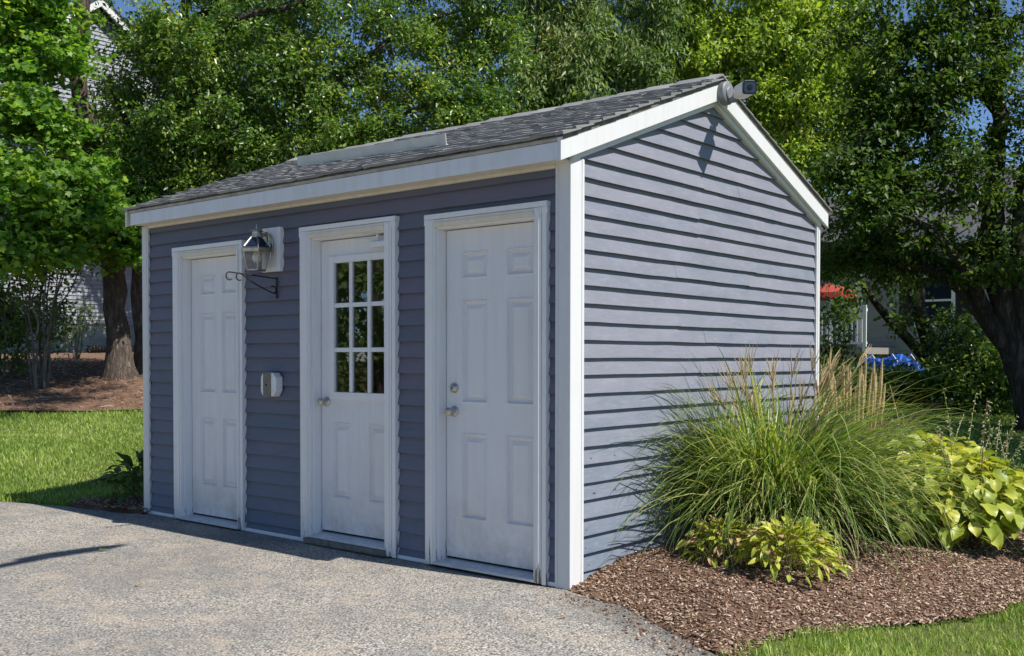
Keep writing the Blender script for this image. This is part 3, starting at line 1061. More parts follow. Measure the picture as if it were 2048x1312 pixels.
# rain diverter standing on the slope above the doors
pA, pB = Vector((-3.28, 0.716, rz(0.716) + 0.004)), Vector((-1.24, 0.311, rz(0.311) + 0.004))
nrm = Vector((0, -math.sin(ang), math.cos(ang)))
mb = MB()
d_ = (pB - pA).normalized()
upv = Vector((0, -0.12, 1)).normalized()
bk = d_.cross(upv) * -0.004
mb.prism([pA, pB, pB + upv * 0.082, pA + upv * 0.094], tuple(bk))
mb.prism([pA, pB, pB + Vector((0, math.cos(ang), math.sin(ang))) * 0.05, pA + Vector((0, math.cos(ang), math.sin(ang))) * 0.05], tuple(nrm * 0.012))
mb.build('rain_diverter', MAT['flashing'], roof)

# fascia, drip board, soffit
MB().box(-LEN + 0.036, 0.022, -0.139, -0.118, 2.366, 2.462).build('fascia', MAT['fascia'], shed, False, 0.002, 1)
MB().box(-LEN + 0.02, 0.02, -0.143, -0.122, 2.4645, 2.484).build('drip_board', MAT['drip'], shed, False, 0.001, 1)
MB().box(-LEN + 0.03, 0.0, -0.117, 0.03, 2.372, 2.384).build('soffit', MAT['soffit'], shed)
MB().box(-LEN + 0.085, -0.10, -0.008, 0.03, 2.352, 2.371).build('frieze_strip', MAT['soffit'], shed)
MB().box(-LEN + 0.03, 0.02, WID + 0.06, WID + 0.078, 2.366, 2.475).build('fascia', MAT['fascia'], shed, False, 0.002, 1)
MB().box(-LEN + 0.03, 0.0, WID - 0.03, WID + 0.059, 2.372, 2.384).build('soffit', MAT['soffit'], shed)


def rake(xa, xb, lo, hi, ye, side, name, mat, plumb=True):
    """board following the slope between two vertical offsets under the apex"""
    s_ = -1 if side == 'front' else 1
    yA = RIDGE_Y
    dl = abs(ye - RIDGE_Y) * SL
    g = 0.0008 * s_
    pts = [(xa, yA + g, lo), (xa, yA + g, hi), (xa, ye, hi - dl), (xa, ye, lo - dl)]
    return MB().prism(pts, (xb - xa, 0, 0)).build(name, mat, shed, False, 0.003, 2)


rake(0.022, 0.048, 3.012, 3.138, -0.150, 'front', 'rake_board', MAT['rake'])
rake(0.022, 0.048, 3.012, 3.138, WID + 0.075, 'rear', 'rake_board', MAT['rake'])
rake(-0.02, 0.021, TRIM_LOW, 3.08, 0.0, 'front', 'rake_trim', MAT['rake'])
rake(-0.02, 0.021, TRIM_LOW, 3.08, WID - 0.0, 'rear', 'rake_trim', MAT['rake'])
rake(-LEN - 0.03, -LEN - 0.004, 3.012, 3.138, -0.147, 'front', 'rake_board', MAT['soffit'])
rake(-LEN - 0.03, -LEN - 0.004, 3.012, 3.138, WID + 0.07, 'rear', 'rake_board', MAT['soffit'])
rake(-LEN - 0.003, -LEN + 0.04, TRIM_LOW, 3.08, 0.0, 'front', 'rake_trim', MAT['soffit'])
rake(-LEN - 0.003, -LEN + 0.04, TRIM_LOW, 3.08, WID, 'rear', 'rake_trim', MAT['soffit'])
MB().box(-LEN + .05, -.06, 0.12, WID - .06, -0.02, 0.03).build('floor_slab', MAT['concrete'], shed)

# ---------------- doors
def ring_panel(mb, x0, x1, z0, z1, y):
    """moulded raised panel: nested rings (inset, depth)"""
    rings = [(0.0, 0.0), (0.004, -0.005), (0.009, -0.005), (0.019, 0.019), (0.026, 0.020), (0.054, 0.001)]
    base = len(mb.v)
    for ins, dp in rings:
        for x_, z_ in ((x0 + ins, z0 + ins), (x1 - ins, z0 + ins), (x1 - ins, z1 - ins), (x0 + ins, z1 - ins)):
            mb.v.append((x_, y + dp, z_))
    for r_ in range(len(rings) - 1):
        for j in range(4):
            mb.f.append((base + r_ * 4 + j, base + r_ * 4 + (j + 1) % 4, base + (r_ + 1) * 4 + (j + 1) % 4, base + (r_ + 1) * 4 + j))
    q = base + (len(rings) - 1) * 4
    mb.f.append((q, q + 1, q + 2, q + 3))


def slab(d, panels, hole=None):
    y = SLAB_Y
    xs = sorted(set([d['s0'], d['s1']] + [p[0] for p in panels] + [p[1] for p in panels] + ([hole[0], hole[1]] if hole else [])))
    zs = sorted(set([d['z0'], d['z1']] + [p[2] for p in panels] + [p[3] for p in panels] + ([hole[2], hole[3]] if hole else [])))
    mb = MB()
    for i in range(len(xs) - 1):
        for j in range(len(zs) - 1):
            cx, cz = (xs[i] + xs[i + 1]) / 2, (zs[j] + zs[j + 1]) / 2
            if any(p[0] < cx < p[1] and p[2] < cz < p[3] for p in panels) or (hole and hole[0] < cx < hole[1] and hole[2] < cz < hole[3]):
                continue
            mb.add([(xs[i], y, zs[j]), (xs[i + 1], y, zs[j]), (xs[i + 1], y, zs[j + 1]), (xs[i], y, zs[j + 1])], [(0, 1, 2, 3)])
    for p in panels:
        ring_panel(mb, *p, y)
    # edges and back
    a, b, c, e = d['s0'], d['s1'], d['z0'], d['z1']
    mb.add([(a, y, c), (b, y, c), (b, y, e), (a, y, e), (a, y + .042, c), (b, y + .042, c), (b, y + .042, e), (a, y + .042, e)],
           [(0, 4, 5, 1), (1, 5, 6, 2), (2, 6, 7, 3), (3, 7, 4, 0)] + ([(4, 7, 6, 5)] if not hole else []))
    if hole:
        h0, h1, k0, k1 = hole
        for (q0, q1, q2, q3) in ((a, h0, c, e), (h1, b, c, e), (h0, h1, c, k0), (h0, h1, k1, e)):
            mb.add([(q0, y + .042, q2), (q1, y + .042, q2), (q1, y + .042, q3), (q0, y + .042, q3)], [(3, 2, 1, 0)])
        mb.add([(h0, y, k0), (h1, y, k0), (h1, y, k1), (h0, y, k1), (h0, y + .042, k0), (h1, y + .042, k0), (h1, y + .042, k1), (h0, y + .042, k1)],
               [(0, 1, 5, 4), (1, 2, 6, 5), (2, 3, 7, 6), (3, 0, 4, 7)])
    me = bpy.data.meshes.new('door')
    me.from_pydata(mb.v, [], mb.f)
    bm = bmesh.new()
    bm.from_mesh(me)
    bmesh.ops.remove_doubles(bm, verts=bm.verts, dist=1e-5)
    bm.to_mesh(me)
    bm.free()
    me.materials.append(MAT['door'])
    return link(bpy.data.objects.new('door', me), shed)


def knob(parent, x, z, y=SLAB_Y):
    prof = [(0.0, 0.0), (0.033, 0.0), (0.034, 0.004), (0.029, 0.010), (0.016, 0.014), (0.0125, 0.020), (0.0125, 0.030), (0.018, 0.035), (0.0255, 0.044), (0.0275, 0.054), (0.0255, 0.063), (0.019, 0.068), (0.010, 0.0695), (0.009, 0.067), (0.0, 0.067)]
    o = MB().lathe(prof, (x, y - .001, z), (0, -1, 0), 24).build('door_knob', MAT['nickel'], parent, True)
    return o


def casing(d, two_step=False):
    o0, o1, top, s0, s1 = d['o0'], d['o1'], d['top'], d['s0'], d['s1']
    g = 0.006
    # jamb lining
    jm = MB()
    jm.box(s0 - g - 0.03, s0 - g, -0.004, 0.12, 0.004, d['z1'] + g)
    jm.box(s1 + g, s1 + g + 0.03, -0.004, 0.12, 0.004, d['z1'] + g)
    jm.box(s0 - g - 0.03, s1 + g + 0.03, -0.004, 0.12, d['z1'] + g, d['z1'] + g + 0.028)
    fr = jm.build('door_frame', MAT['white_worn'], shed, False, 0.0015, 1)
    # stops behind the slab, dark weatherstrip gap
    MB().box(s0 - g, s1 + g, SLAB_Y + 0.044, SLAB_Y + 0.06, 0.02, d['z1'] + g).build('weather_seal', MAT['dark'], fr) if not two_step else None
    st = 0.034
    b0, b1 = o0 + st, o1 - st
    il, ir = s0 - g - 0.012, s1 + g + 0.012
    hb = d['z1'] + g + 0.012
    # brick mould with two steps
    for (xa, xb) in ((b0, il), (ir, b1)):
        mbx = MB()
        mbx.box(xa, xb, -0.030, -0.0045, 0.012, top - st)
        w_ = xb - xa
        mbx.box(xa + w_ * .32, xb - w_ * .22, -0.036, -0.0305, 0.0125, top - st - .01)
        mbx.build('casing_board', MAT['white_worn'], fr, False, 0.0025, 2)
    mbx = MB()
    mbx.box(il, ir, -0.0305, -0.0045, hb, top - st - .001)
    mbx.box(il, ir, -0.036, -0.031, hb + .012, top - st - .02)
    mbx.build('casing_board', MAT['soffit'], fr, False, 0.0025, 2)
    # outer strip that receives the siding
    for (xa, xb, mt) in ((o0, o0 + st - .003, 'white_worn'), (o1 - st + .003, o1, 'white_worn')):
        MB().box(xa, xb, -0.026, 0.014, 0.006, top - 0.052).build('edge_trim', MAT[mt], fr, False, 0.003, 2)
    MB().box(o0 - .004, o1 + .004, -0.029, 0.0145, top - st + .002, top).build('edge_trim', MAT['white'], fr, False, 0.003, 2)
    for xa, xb in ((o0 - .004, o0 + st - .001), (o1 - st + .001, o1 + .004)):
        MB().box(xa, xb, -0.0285, 0.0142, top - 0.068, top - st + .0015).build('edge_trim', MAT['white'], fr, False, 0.003, 2)
    # threshold
    z_ = d['z0']
    mbx = MB()
    mbx.prism([(il - .01, -0.040, z_ - 0.043), (il - .01, -0.040, z_ - 0.028), (il - .01, SLAB_Y + .03, z_ - 0.012), (il - .01, SLAB_Y + .03, z_ - 0.043)], (ir - il + .02, 0, 0))
    mbx.build('threshold', MAT['sill'], fr, False, 0.002, 1)
    MB().box(s0 - g, s1 + g, SLAB_Y + 0.006, SLAB_Y + 0.04, z_ - 0.0115, z_ - 0.001).build('door_sweep', MAT['dark'], fr)
    if two_step:
        MB().box(il - .03, ir + .02, -0.060, 0.03, 0.010, z_ - 0.045).build('wooden_step', MAT['old_wood'], fr, False, 0.004, 2)
    elif z_ > 0.05:
        MB().box(il, ir, -0.02, 0.06, 0.0, z_ - 0.044).build('sill_gap', MAT['dark'], fr)
    return fr


def panels_for(d, xs, rows):
    return [(a, b, z0, z1) for (a, b) in xs for (z0, z1) in rows]


fr1 = casing(DOORS[0])
d1 = slab(DOORS[0], panels_for(DOORS[0], [(-3.680, -3.472), (-3.392, -3.184)], [(1.778, 1.936), (1.014, 1.640), (0.286, 0.822)]))
tag(d1, 'white six panel door behind the wall lantern')
fr2 = casing(DOORS[1], True)
LITE = (-2.104, -1.500 - 0.006, 1.020, 1.978)
LITE = (-2.100, -1.510, 1.020, 1.976)
d2 = slab(DOORS[1], panels_for(DOORS[1], [(-2.092, -1.900), (-1.725, -1.527)], [(0.322, 0.848)]), LITE)
tag(d2, 'white half glass door with nine panes')
fr3 = casing(DOORS[2])
d3 = slab(DOORS[2], panels_for(DOORS[2], [(-0.879, -0.664), (-0.520, -0.302)], [(1.774, 1.938), (1.014, 1.644), (0.301, 0.832)]))
tag(d3, 'white six panel door next to the corner post')
# lite of the middle door
lx0, lx1, lz0, lz1 = LITE
mb = MB()
rim = 0.036
for a, b, c, e in ((lx0 - .012, lx0 + rim, lz0 - .012, lz1 + .012), (lx1 - rim, lx1 + .012, lz0 - .012, lz1 + .012), (lx0 + rim, lx1 - rim, lz0 - .012, lz0 + rim), (lx0 + rim, lx1 - rim, lz1 - rim, lz1 + .012)):
    mb.box(a, b, SLAB_Y - 0.012, SLAB_Y + 0.02, c, e)
mb.build('lite_frame', MAT['white'], d2, False, 0.004, 2)
px0, px1, pz0, pz1 = lx0 + rim, lx1 - rim, lz0 + rim, lz1 - rim
mw = 0.030
pw = (px1 - px0 - 2 * mw) / 3
ph = (pz1 - pz0 - 2 * mw) / 3
for i in range(2):
    a = px0 + pw * (i + 1) + mw * i
    MB().box(a, a + mw, SLAB_Y - 0.006, SLAB_Y + 0.018, pz0 + .0005, pz1 - .0005).build('muntin', MAT['white'], d2, False, 0.004, 2)
for j in range(2):
    for i in range(3):
        a = px0 + (pw + mw) * i
        c = pz0 + ph * (j + 1) + mw * j
        MB().box(a + .0005, a + pw - .0005, SLAB_Y - 0.0055, SLAB_Y + 0.0175, c, c + mw).build('muntin', MAT['white'], d2, False, 0.004, 2)
for j in range(3):
    for i in range(3):
        a, c = px0 + (pw + mw) * i, pz0 + (ph + mw) * j
        o = MB().box(a - .003, a + pw + .003, SLAB_Y + 0.008, SLAB_Y + 0.012, c - .003, c + ph + .003).build('pane', MAT['glass'], d2)
        o.rotation_euler = (0, 0, 0)
MB().lathe([(0.026, 0), (0.026, 0.0012), (0.0235, 0.0016), (0.0, 0.0016)], (-2.138, SLAB_Y, 1.131), (0, -1, 0), 24).build('filler_disc', MAT['door'], d2)
knob(d2, -2.150, 0.988)
knob(d3, -0.938, 0.961)
MB().lathe([(0.0, 0), (0.031, 0.0), (0.032, 0.006), (0.026, 0.016), (0.020, 0.022), (0.012, 0.024), (0.011, 0.0225), (0.0, 0.0225)], (-0.938, SLAB_Y - .001, 1.106), (0, -1, 0), 24).build('deadbolt', MAT['nickel'], d3, True)
MB().box(-0.9405, -0.9355, SLAB_Y - .0262, SLAB_Y - .022, 1.099, 1.113).build('keyway', MAT['dark'], d3)
MB().lathe([(0.0, 0), (0.026, 0.0), (0.026, 0.004), (0.016, 0.009), (0.0, 0.010)], (-3.160, SLAB_Y - .001, 0.972), (0, -1, 0), 20).build('lock_cylinder', MAT['iron'], d1, True)
# door closer under the head of the middle door
cl = MB()
cl.box(-1.62, -1.455, -0.020, 0.050, 2.012, 2.052)
o = cl.build('door_closer', MAT['white_plastic'], d2, False, 0.012, 3)
MB().tube([(-1.56, 0.01, 2.058), (-1.68, -0.03, 2.066), (-1.73, -0.045, 2.069)], [0.008, 0.007, 0.006], 8).build('closer_arm', MAT['white_plastic'], o)
MB().tube([(-1.56, 0.0, 2.055), (-1.56, 0.0, 2.093)], 0.011, 10).build('closer_pivot', MAT['white_plastic'], o)
# white block behind the lantern
mb = MB()
mb.box(-2.757, -2.547, -0.028, 0.012, 1.908, 2.222)
blk = mb.build('mounting_block', MAT['white'], shed, False, 0.004, 2)
MB().box(-2.735, -2.569, -0.034, -0.0285, 1.930, 2.200).build('block_face', MAT['white'], blk, False, 0.003, 2)

# ================================================================== things on the shed
# wall lantern
LX, LY = -2.652, -0.150
lan = empty('wall_lantern', (LX, LY, 1.9))
tag(lan, 'six sided nickel wall lantern with clear glass on a white block', 'wall lamp')


def loc(o, p):
    o.matrix_parent_inverse = Matrix.Translation(p).inverted()
    return o


LP = (LX, LY, 1.9)
H6 = math.pi / 6


def lpart(mb, name, mat, parent=None, smooth=False, bevel=0.0):
    o = mb.build(name, mat, parent or lan, smooth, bevel, 1)
    if parent is None:
        loc(o, LP)
    return o


zb = 1.912
lpart(MB().lathe([(0.0, 2.166), (0.030, 2.166), (0.030, 2.180), (0.050, 2.184), (0.046, 2.191), (0.020, 2.199), (0.0, 2.201)], (LX, LY, 0), (0, 0, 1), 16), 'cap', MAT['brass'], smooth=True)
lpart(MB().tube([(LX, LY, 2.198), (LX, LY, 2.215), (LX, LY, 2.238)], [0.006, 0.0045, 0.002], 8), 'finial', MAT['brass'])
lpart(MB().lathe([(0.033, 2.140), (0.031, 2.168)], (LX, LY, 0), (0, 0, 1), 12), 'neck', MAT['brass'])
# upper sloping roof with dark panes between ribs
def hexpt(r_, z, j, tw=H6):
    a = j * math.pi / 3 + tw
    return Vector((LX + r_ * math.cos(a), LY + r_ * math.sin(a), z))


rt, rb_, zt, zc = 0.042, 0.104, 2.143, 2.070
roofm = lpart(MB().lathe([(rb_ - .004, zc + .004), (rt - .003, zt)], (LX, LY, 0), (0, 0, 1), 6, H6), 'lantern_roof', MAT['solar'])
mb = MB()
for j in range(6):
    mb.tube([hexpt(rb_, zc + .003, j), hexpt(rt, zt, j)], [0.0058, 0.0042], 6)
    mb.tube([hexpt(rt, zt, j), hexpt(rt, zt, j + 1)], 0.004, 6)
lpart(mb, 'roof_rib', MAT['brass'], roofm)
lpart(MB().lathe([(0.098, 2.034), (0.112, 2.036), (0.117, 2.046), (0.117, 2.058), (0.110, 2.068), (0.098, 2.072)], (LX, LY, 0), (0, 0, 1), 6, H6), 'collar', MAT['brass'])
prof = [(0.107, 2.036), (0.104, 2.00), (0.094, 1.962), (0.080, 1.930), (0.071, 1.912)]
for j in range(6):
    mb = MB()
    n_ = len(prof)
    for r_, z in prof:
        a, b = hexpt(r_ - .003, z, j), hexpt(r_ - .003, z, j + 1)
        mb.v += [tuple(a), tuple(b)]
    for i in range(n_ - 1):
        mb.f.append((2 * i, 2 * i + 1, 2 * i + 3, 2 * i + 2))
    o = lpart(mb, 'glass_pane', MAT['lamp_glass'])
    sm = o.modifiers.new('thick', 'SOLIDIFY')
    sm.thickness = 0.002
    lpart(MB().tube([hexpt(r_, z, j) for r_, z in prof], [0.004] * n_, 6), 'rib', MAT['brass'])
lpart(MB().lathe([(0.060, 1.904), (0.073, 1.905), (0.073, 1.914), (0.060, 1.915)], (LX, LY, 0), (0, 0, 1), 6, H6), 'base_ring', MAT['brass'])
lpart(MB().lathe([(0.0, 1.962), (0.016, 1.965), (0.028, 1.978), (0.033, 1.998), (0.028, 2.020), (0.017, 2.036), (0.014, 2.050)], (LX, LY, 0), (0, 0, 1), 18), 'bulb', MAT['bulb'], smooth=True)
# arm and wall plate
lpart(MB().tube([(LX, LY + 0.02, 2.150), (LX, LY + 0.055, 2.165), (LX, LY + 0.085, 2.172), (LX, LY + 0.105, 2.155), (LX, LY + 0.108, 2.12)], [0.012, 0.015, 0.018, 0.020, 0.02], 10), 'arm', MAT['brass'], smooth=True)
mb = MB()
pts = [(LX + r_ * math.sin(a), -0.0352, 2.095 + 0.085 * math.cos(a)) for a, r_ in [(i * math.pi / 6, 0.052) for i in range(12)]]
mb.prism(pts, (0, -0.016, 0))
lpart(mb, 'wall_plate', MAT['brass'], bevel=0.004)

# plant hanger bracket
hx = -2.610
hang = empty('plant_hanger', (hx, -0.02, 1.72))
tag(hang, 'black iron scroll bracket sticking out under the lantern', 'bracket')


def hpart(mb, name, par=None):
    o = mb.build(name, MAT['iron'], hang, True)
    loc(o, (hx, -0.02, 1.72))
    return o


mb = MB()
mb.box(hx - .009, hx + .009, -0.012, -0.005, 1.715, 1.868)
o = mb.build('wall_strap', MAT['iron'], hang, False, 0.002, 1)
loc(o, (hx, -0.02, 1.72))


def arc(cy, cz, r_, a0, a1, n=12):
    return [(hx, cy + r_ * math.cos(a0 + (a1 - a0) * i / n), cz + r_ * math.sin(a0 + (a1 - a0) * i / n)) for i in range(n + 1)]


hpart(MB().tube([(hx, -0.010, 1.858), (hx, -0.20, 1.868), (hx, -0.405, 1.880)] + arc(-0.405, 1.853, 0.027, math.pi / 2, math.pi * 1.75, 14), 0.0045, 8), 'arm')
hpart(MB().tube([(hx, -0.010, 1.752), (hx, -0.045, 1.752), (hx, -0.20, 1.812), (hx, -0.315, 1.876), (hx, -0.325, 1.877)] + arc(-0.325, 1.852, 0.025, math.pi / 2, math.pi * 1.7, 14), 0.0048, 8), 'brace')
hpart(MB().tube(arc(-0.040, 1.777, 0.025, -math.pi / 2, math.pi * 0.75, 12), 0.0042, 8), 'scroll')

# small box on the siding
bx = empty('wall_box', (-2.640, -0.01, 1.01))
tag(bx, 'small white chamfered box with olive front strip on the siding between doors', 'dispenser')
c0, c1, b0, b1 = -2.730, -2.556, 1.014, 1.184
ch = 0.034
pts = [(c0 + ch * .7, b0), (c1 - ch, b0), (c1, b0 + ch * 1.3), (c1, b1 - ch), (c1 - ch, b1), (c0 + ch * .7, b1), (c0, b1 - ch), (c0, b0 + ch)]
o = MB().prism([(p[0], 0.0, p[1]) for p in pts], (0, -0.062, 0)).build('housing', MAT['white_plastic'], bx, False, 0.006, 2)
loc(o, (-2.640, -0.01, 1.01))
o = MB().box(-2.690, -2.610, -0.0725, -0.0615, 1.010, 1.188).build('front_strip', MAT['olive_plastic'], bx, False, 0.003, 2)
loc(o, (-2.640, -0.01, 1.01))
MB().lathe([(0.0, 0), (0.009, 0.0), (0.009, 0.002), (0.0, 0.002)], (-2.652, -0.0726, 1.096), (0, -1, 0), 12).build('button', MAT['black'], o)

# security camera at the gable peak
sc_ = empty('security_camera', (0.05, 1.63, 3.05))
tag(sc_, 'bullet security camera on a round grey mount at the gable peak', 'camera')
SP = (0.05, 1.63, 3.05)


def spart(mb, name, mat, parent=None, smooth=False, bevel=0.0):
    o = mb.build(name, mat, parent or sc_, smooth, bevel, 3)
    if parent is None:
        loc(o, SP)
    return o


mnt = spart(MB().lathe([(0.0, 0), (0.076, 0.0), (0.078, 0.010), (0.078, 0.040), (0.072, 0.047), (0.060, 0.050), (0.0, 0.050)], (0.0485, 1.635, 3.060), (1, 0, 0), 32), 'junction_base', MAT['grey_plastic'], smooth=True)
spart(MB().lathe([(0.0, 0), (0.050, 0.0), (0.050, 0.006), (0.044, 0.012), (0.0, 0.012)], (0.0985, 1.637, 3.052), (1, 0, 0), 28), 'mount_plate', MAT['grey_plastic'], mnt, True)
spart(MB().tube([(0.108, 1.637, 3.012), (0.132, 1.632, 3.010), (0.146, 1.628, 3.022), (0.155, 1.625, 3.045)], [0.022, 0.023, 0.022, 0.020], 14), 'knuckle', MAT['grey_plastic'], smooth=True)
spart(MB().tube([(0.150, 1.626, 3.036), (0.192, 1.600, 3.040)], [0.017, 0.016], 12), 'arm', MAT['grey_plastic'], smooth=True)
axis = Vector((0.70, -0.705, -0.09)).normalized()
sid = axis.cross(Vector((0, 0, 1))).normalized()
upx = sid.cross(axis)
bc = Vector((0.262, 1.545, 3.035))


def body(w, h, l0, l1, rr, name, mat, parent=None):
    pts = []
    for qx, qz, a0 in ((1, 1, 0), (-1, 1, 90), (-1, -1, 180), (1, -1, 270)):
        for s_ in range(5):
            a = R(a0 + s_ * 22.5)
            pts.append(bc + axis * l0 + sid * (qx * (w - rr) + rr * math.cos(a)) + upx * (qz * (h - rr) + rr * math.sin(a)))
    return spart(MB().prism(pts, tuple(axis * (l1 - l0))), name, mat, parent, False)


bd = body(0.046, 0.042, -0.110, 0.080, 0.022, 'camera_body', MAT['cream_plastic'])
body(0.047, 0.043, 0.0805, 0.091, 0.022, 'front_bezel', MAT['black'], bd)
body(0.036, 0.032, 0.0912, 0.0928, 0.014, 'front_glass', MAT['solar'], bd)
spart(MB().lathe([(0.0, 0), (0.019, 0.0), (0.019, 0.003), (0.012, 0.004), (0.0, 0.004)], tuple(bc + axis * 0.0929), tuple(axis), 20), 'lens', MAT['black'], bd, True)
mb = MB()
for w0, w1, h0, h1 in ((-0.030, 0.030, 0.0425, 0.0450),):
    q = [bc + axis * -0.118 + sid * w0 + upx * h0, bc + axis * -0.118 + sid * w1 + upx * h0, bc + axis * -0.118 + sid * w1 + upx * h1, bc + axis * -0.118 + sid * w0 + upx * h1]
    mb.prism(q, tuple(axis * 0.205))
spart(mb, 'sun_shield', MAT['cream_plastic'], bd, False, 0.001)


# ================================================================== leaves and trees
RHOMB = np.array([(0, 0, 0), (0.42, 0.27, 0.10), (1, 0, -0.05), (0.42, -0.27, 0.10)])
_mp = [(0.0, 0.0), (0.02, 0.26), (0.22, 0.50), (0.30, 0.30), (0.62, 0.52), (0.60, 0.22), (1.0, 0.0), (0.60, -0.22), (0.62, -0.52), (0.30, -0.30), (0.22, -0.50), (0.02, -0.26)]
MAPLE = np.array([(u, v, 0.16 * abs(v) - 0.10 * u * u) for u, v in _mp])
LONG = np.array([(0, 0, 0), (0.4, 0.15, 0.05), (1, 0, -0.12), (0.4, -0.15, 0.05)])


def leaves(name, P, axis, nrm, size, shape, mat, parent, widen=1.0):
    n = len(P)
    axis = unit(axis)
    nrm = unit(nrm - axis * (nrm * axis).sum(-1, keepdims=True))
    side = np.cross(nrm, axis)
    V = P[:, None, :] + size[:, None, None] * (shape[None, :, 0:1] * axis[:, None, :] + widen * shape[None, :, 1:2] * side[:, None, :] + shape[None, :, 2:3] * nrm[:, None, :])
    k = len(shape)
    if k == 4:
        F = (np.arange(n)[:, None, None] * 4 + np.array([[0, 2, 1], [0, 3, 2]])[None]).reshape(-1, 3)
        return idx_mesh(name, V.reshape(-1, 3), F, mat, parent)
    return raw_mesh(name, V[:, ::-1].reshape(-1, 3), k, mat, parent)


def bez(a, b, sag, n, rg, j):
    t_ = np.linspace(0, 1, n)[:, None]
    L = np.linalg.norm(b - a)
    mid = (a + b) / 2 + np.array([0, 0, sag * L]) + rg.normal(0, j * L, 3)
    p = (1 - t_) ** 2 * a + 2 * t_ * (1 - t_) * mid + t_ ** 2 * b
    return p


def tree(name, label, limbs, crowns, leaf, seed, bark='bark', cat='tree', group=None, twig_mat=None, flare=None, droop=0.3, spray=0.34, bare=0.0, flat=0.0):
    """limbs: list of (points, r0, r1); crowns: (centre, (rx,ry,rz) or r, tips); leaf: dict(shape,size,per,mat)"""
    rg = np.random.default_rng(seed)
    base = np.array(limbs[0][0][0], float)
    root = empty(name, tuple(base))
    tag(root, label, cat, group)
    tm = MB()
    nodes, nrad = [], []
    for li, (pts, r0, r1) in enumerate(limbs):
        pts = np.array(pts, float)
        # resample with a smooth curve and small crookedness
        seg = np.linalg.norm(np.diff(pts, axis=0), axis=1)
        cum = np.concatenate([[0], np.cumsum(seg)])
        n = max(4, int(cum[-1] / 0.28))
        tt = np.linspace(0, cum[-1], n)
        q = np.stack([np.interp(tt, cum, pts[:, i]) for i in range(3)], 1)
        for _ in range(2):
            q[1:-1] = (q[:-2] + 2 * q[1:-1] + q[2:]) / 4
        q[1:-1] += rg.normal(0, 0.018, (n - 2, 3))
        rad = r0 + (r1 - r0) * np.linspace(0, 1, n) ** 0.85
        rad = rad * (1 + rg.normal(0, 0.04, n))
        if li == 0 and flare:
            hgt = q[:, 2] - q[0, 2]
            rad = rad * (1 + flare * np.exp(-hgt / 0.28))
        tm.tube(q, list(rad), 12 if r0 > 0.12 else 7)
        nodes += list(q)
        nrad += list(rad)
    tips = []
    for c, r_, n in crowns:
        r3 = np.array(r_ if hasattr(r_, '__len__') else (r_, r_, r_), float)
        d = unit(rg.normal(0, 1, (n, 3)))
        rr = rg.uniform(0.0, 1, n) ** (1 / 2.4)
        tips.append(np.array(c) + d * rr[:, None] * r3 * 1.0)
    tips = np.concatenate(tips)
    N = np.array(nodes)
    NR = np.array(nrad)
    d0 = np.sqrt(((tips[:, None, :] - N[None]) ** 2).sum(-1)).min(1)
    order = np.argsort(d0)
    tw = MB()
    LP_, LA, LN, LS = [], [], [], []
    per, size = leaf['per'], leaf['size']
    Nl, NRl = [N], [NR]
    for ti in order:
        tip = tips[ti]
        if len(Nl) > 1:
            N = np.concatenate(Nl)
            NR = np.concatenate(NRl)
            Nl, NRl = [N], [NR]
        dv = tip - N
        dist = np.sqrt((dv ** 2).sum(1))
        cost = dist + np.where(dv[:, 2] < 0, 0.35 * np.abs(dv[:, 2]), 0) + 0.02 / np.maximum(NR, 0.004) * 0.03
        bi = int(np.argmin(cost))
        a = N[bi]
        L = dist[bi]
        n = max(3, min(9, int(L / 0.22) + 2))
        p = bez(a, tip, 0.10 - droop * 0.25, n, rg, 0.07)
        ra = min(NR[bi] * 0.6, 0.010 + 0.011 * L)
        rads = np.linspace(ra, 0.0035, n)
        tw.tube(p, list(rads), 4, False)
        Nl.append(p[1:])
        NRl.append(rads[1:])
        if bare and rg.random() < bare:
            continue
        # sprays of leaves about the last part of the branch
        k = max(2, int(per * rg.uniform(0.6, 1.4)))
        ns = rg.integers(4, 8)
        outd = unit((p[-1] - p[0])[None])[0]
        sdir = unit(outd * 0.55 + rg.normal(0, 0.75, (ns, 3)) + np.array([0, 0, 0.1 - droop * .8]))
        if flat:
            sdir[:, 2] = sdir[:, 2] * (1 - flat) - 0.10
            sdir = unit(sdir)
        slen = spray * rg.uniform(0.5, 1.5, ns)
        src = p[-1] + (p[max(0, n - 3)] - p[-1]) * rg.uniform(0, 1, ns)[:, None]
        for s_ in range(ns):
            if s_ < 3:
                tw.tube([src[s_], src[s_] + sdir[s_] * slen[s_] * .5, src[s_] + sdir[s_] * slen[s_] + np.array([0, 0, -droop * .06])], [0.0056, 0.0042, 0.0025], 3, False)
        which = rg.integers(0, ns, k)
        u = rg.uniform(0.08, 1.05, k)
        pos = src[which] + sdir[which] * (slen[which] * u)[:, None] + rg.normal(0, 0.045 + size * .35, (k, 3)) * np.array([1, 1, 1 - 0.75 * flat])
        pos[:, 2] -= droop * 0.10 * u ** 2
        LP_.append(pos)
        ax_ = sdir[which] * 0.5 + rg.normal(0, 0.6, (k, 3)) + np.array([0, 0, -droop * (1 - 0.6 * flat)])
        LA.append(ax_)
        LN.append(rg.normal(0, 0.55 - 0.22 * flat, (k, 3)) + np.array([0.25, -0.15, 0.85]))
        LS.append(size * rg.uniform(0.6, 1.35, k))
    o = tm.build('trunk', MAT[bark], root, True)
    o.matrix_parent_inverse = Matrix.Translation(tuple(base)).inverted()
    o = tw.build('branches', MAT[twig_mat or bark], root, True)
    o.matrix_parent_inverse = Matrix.Translation(tuple(base)).inverted()
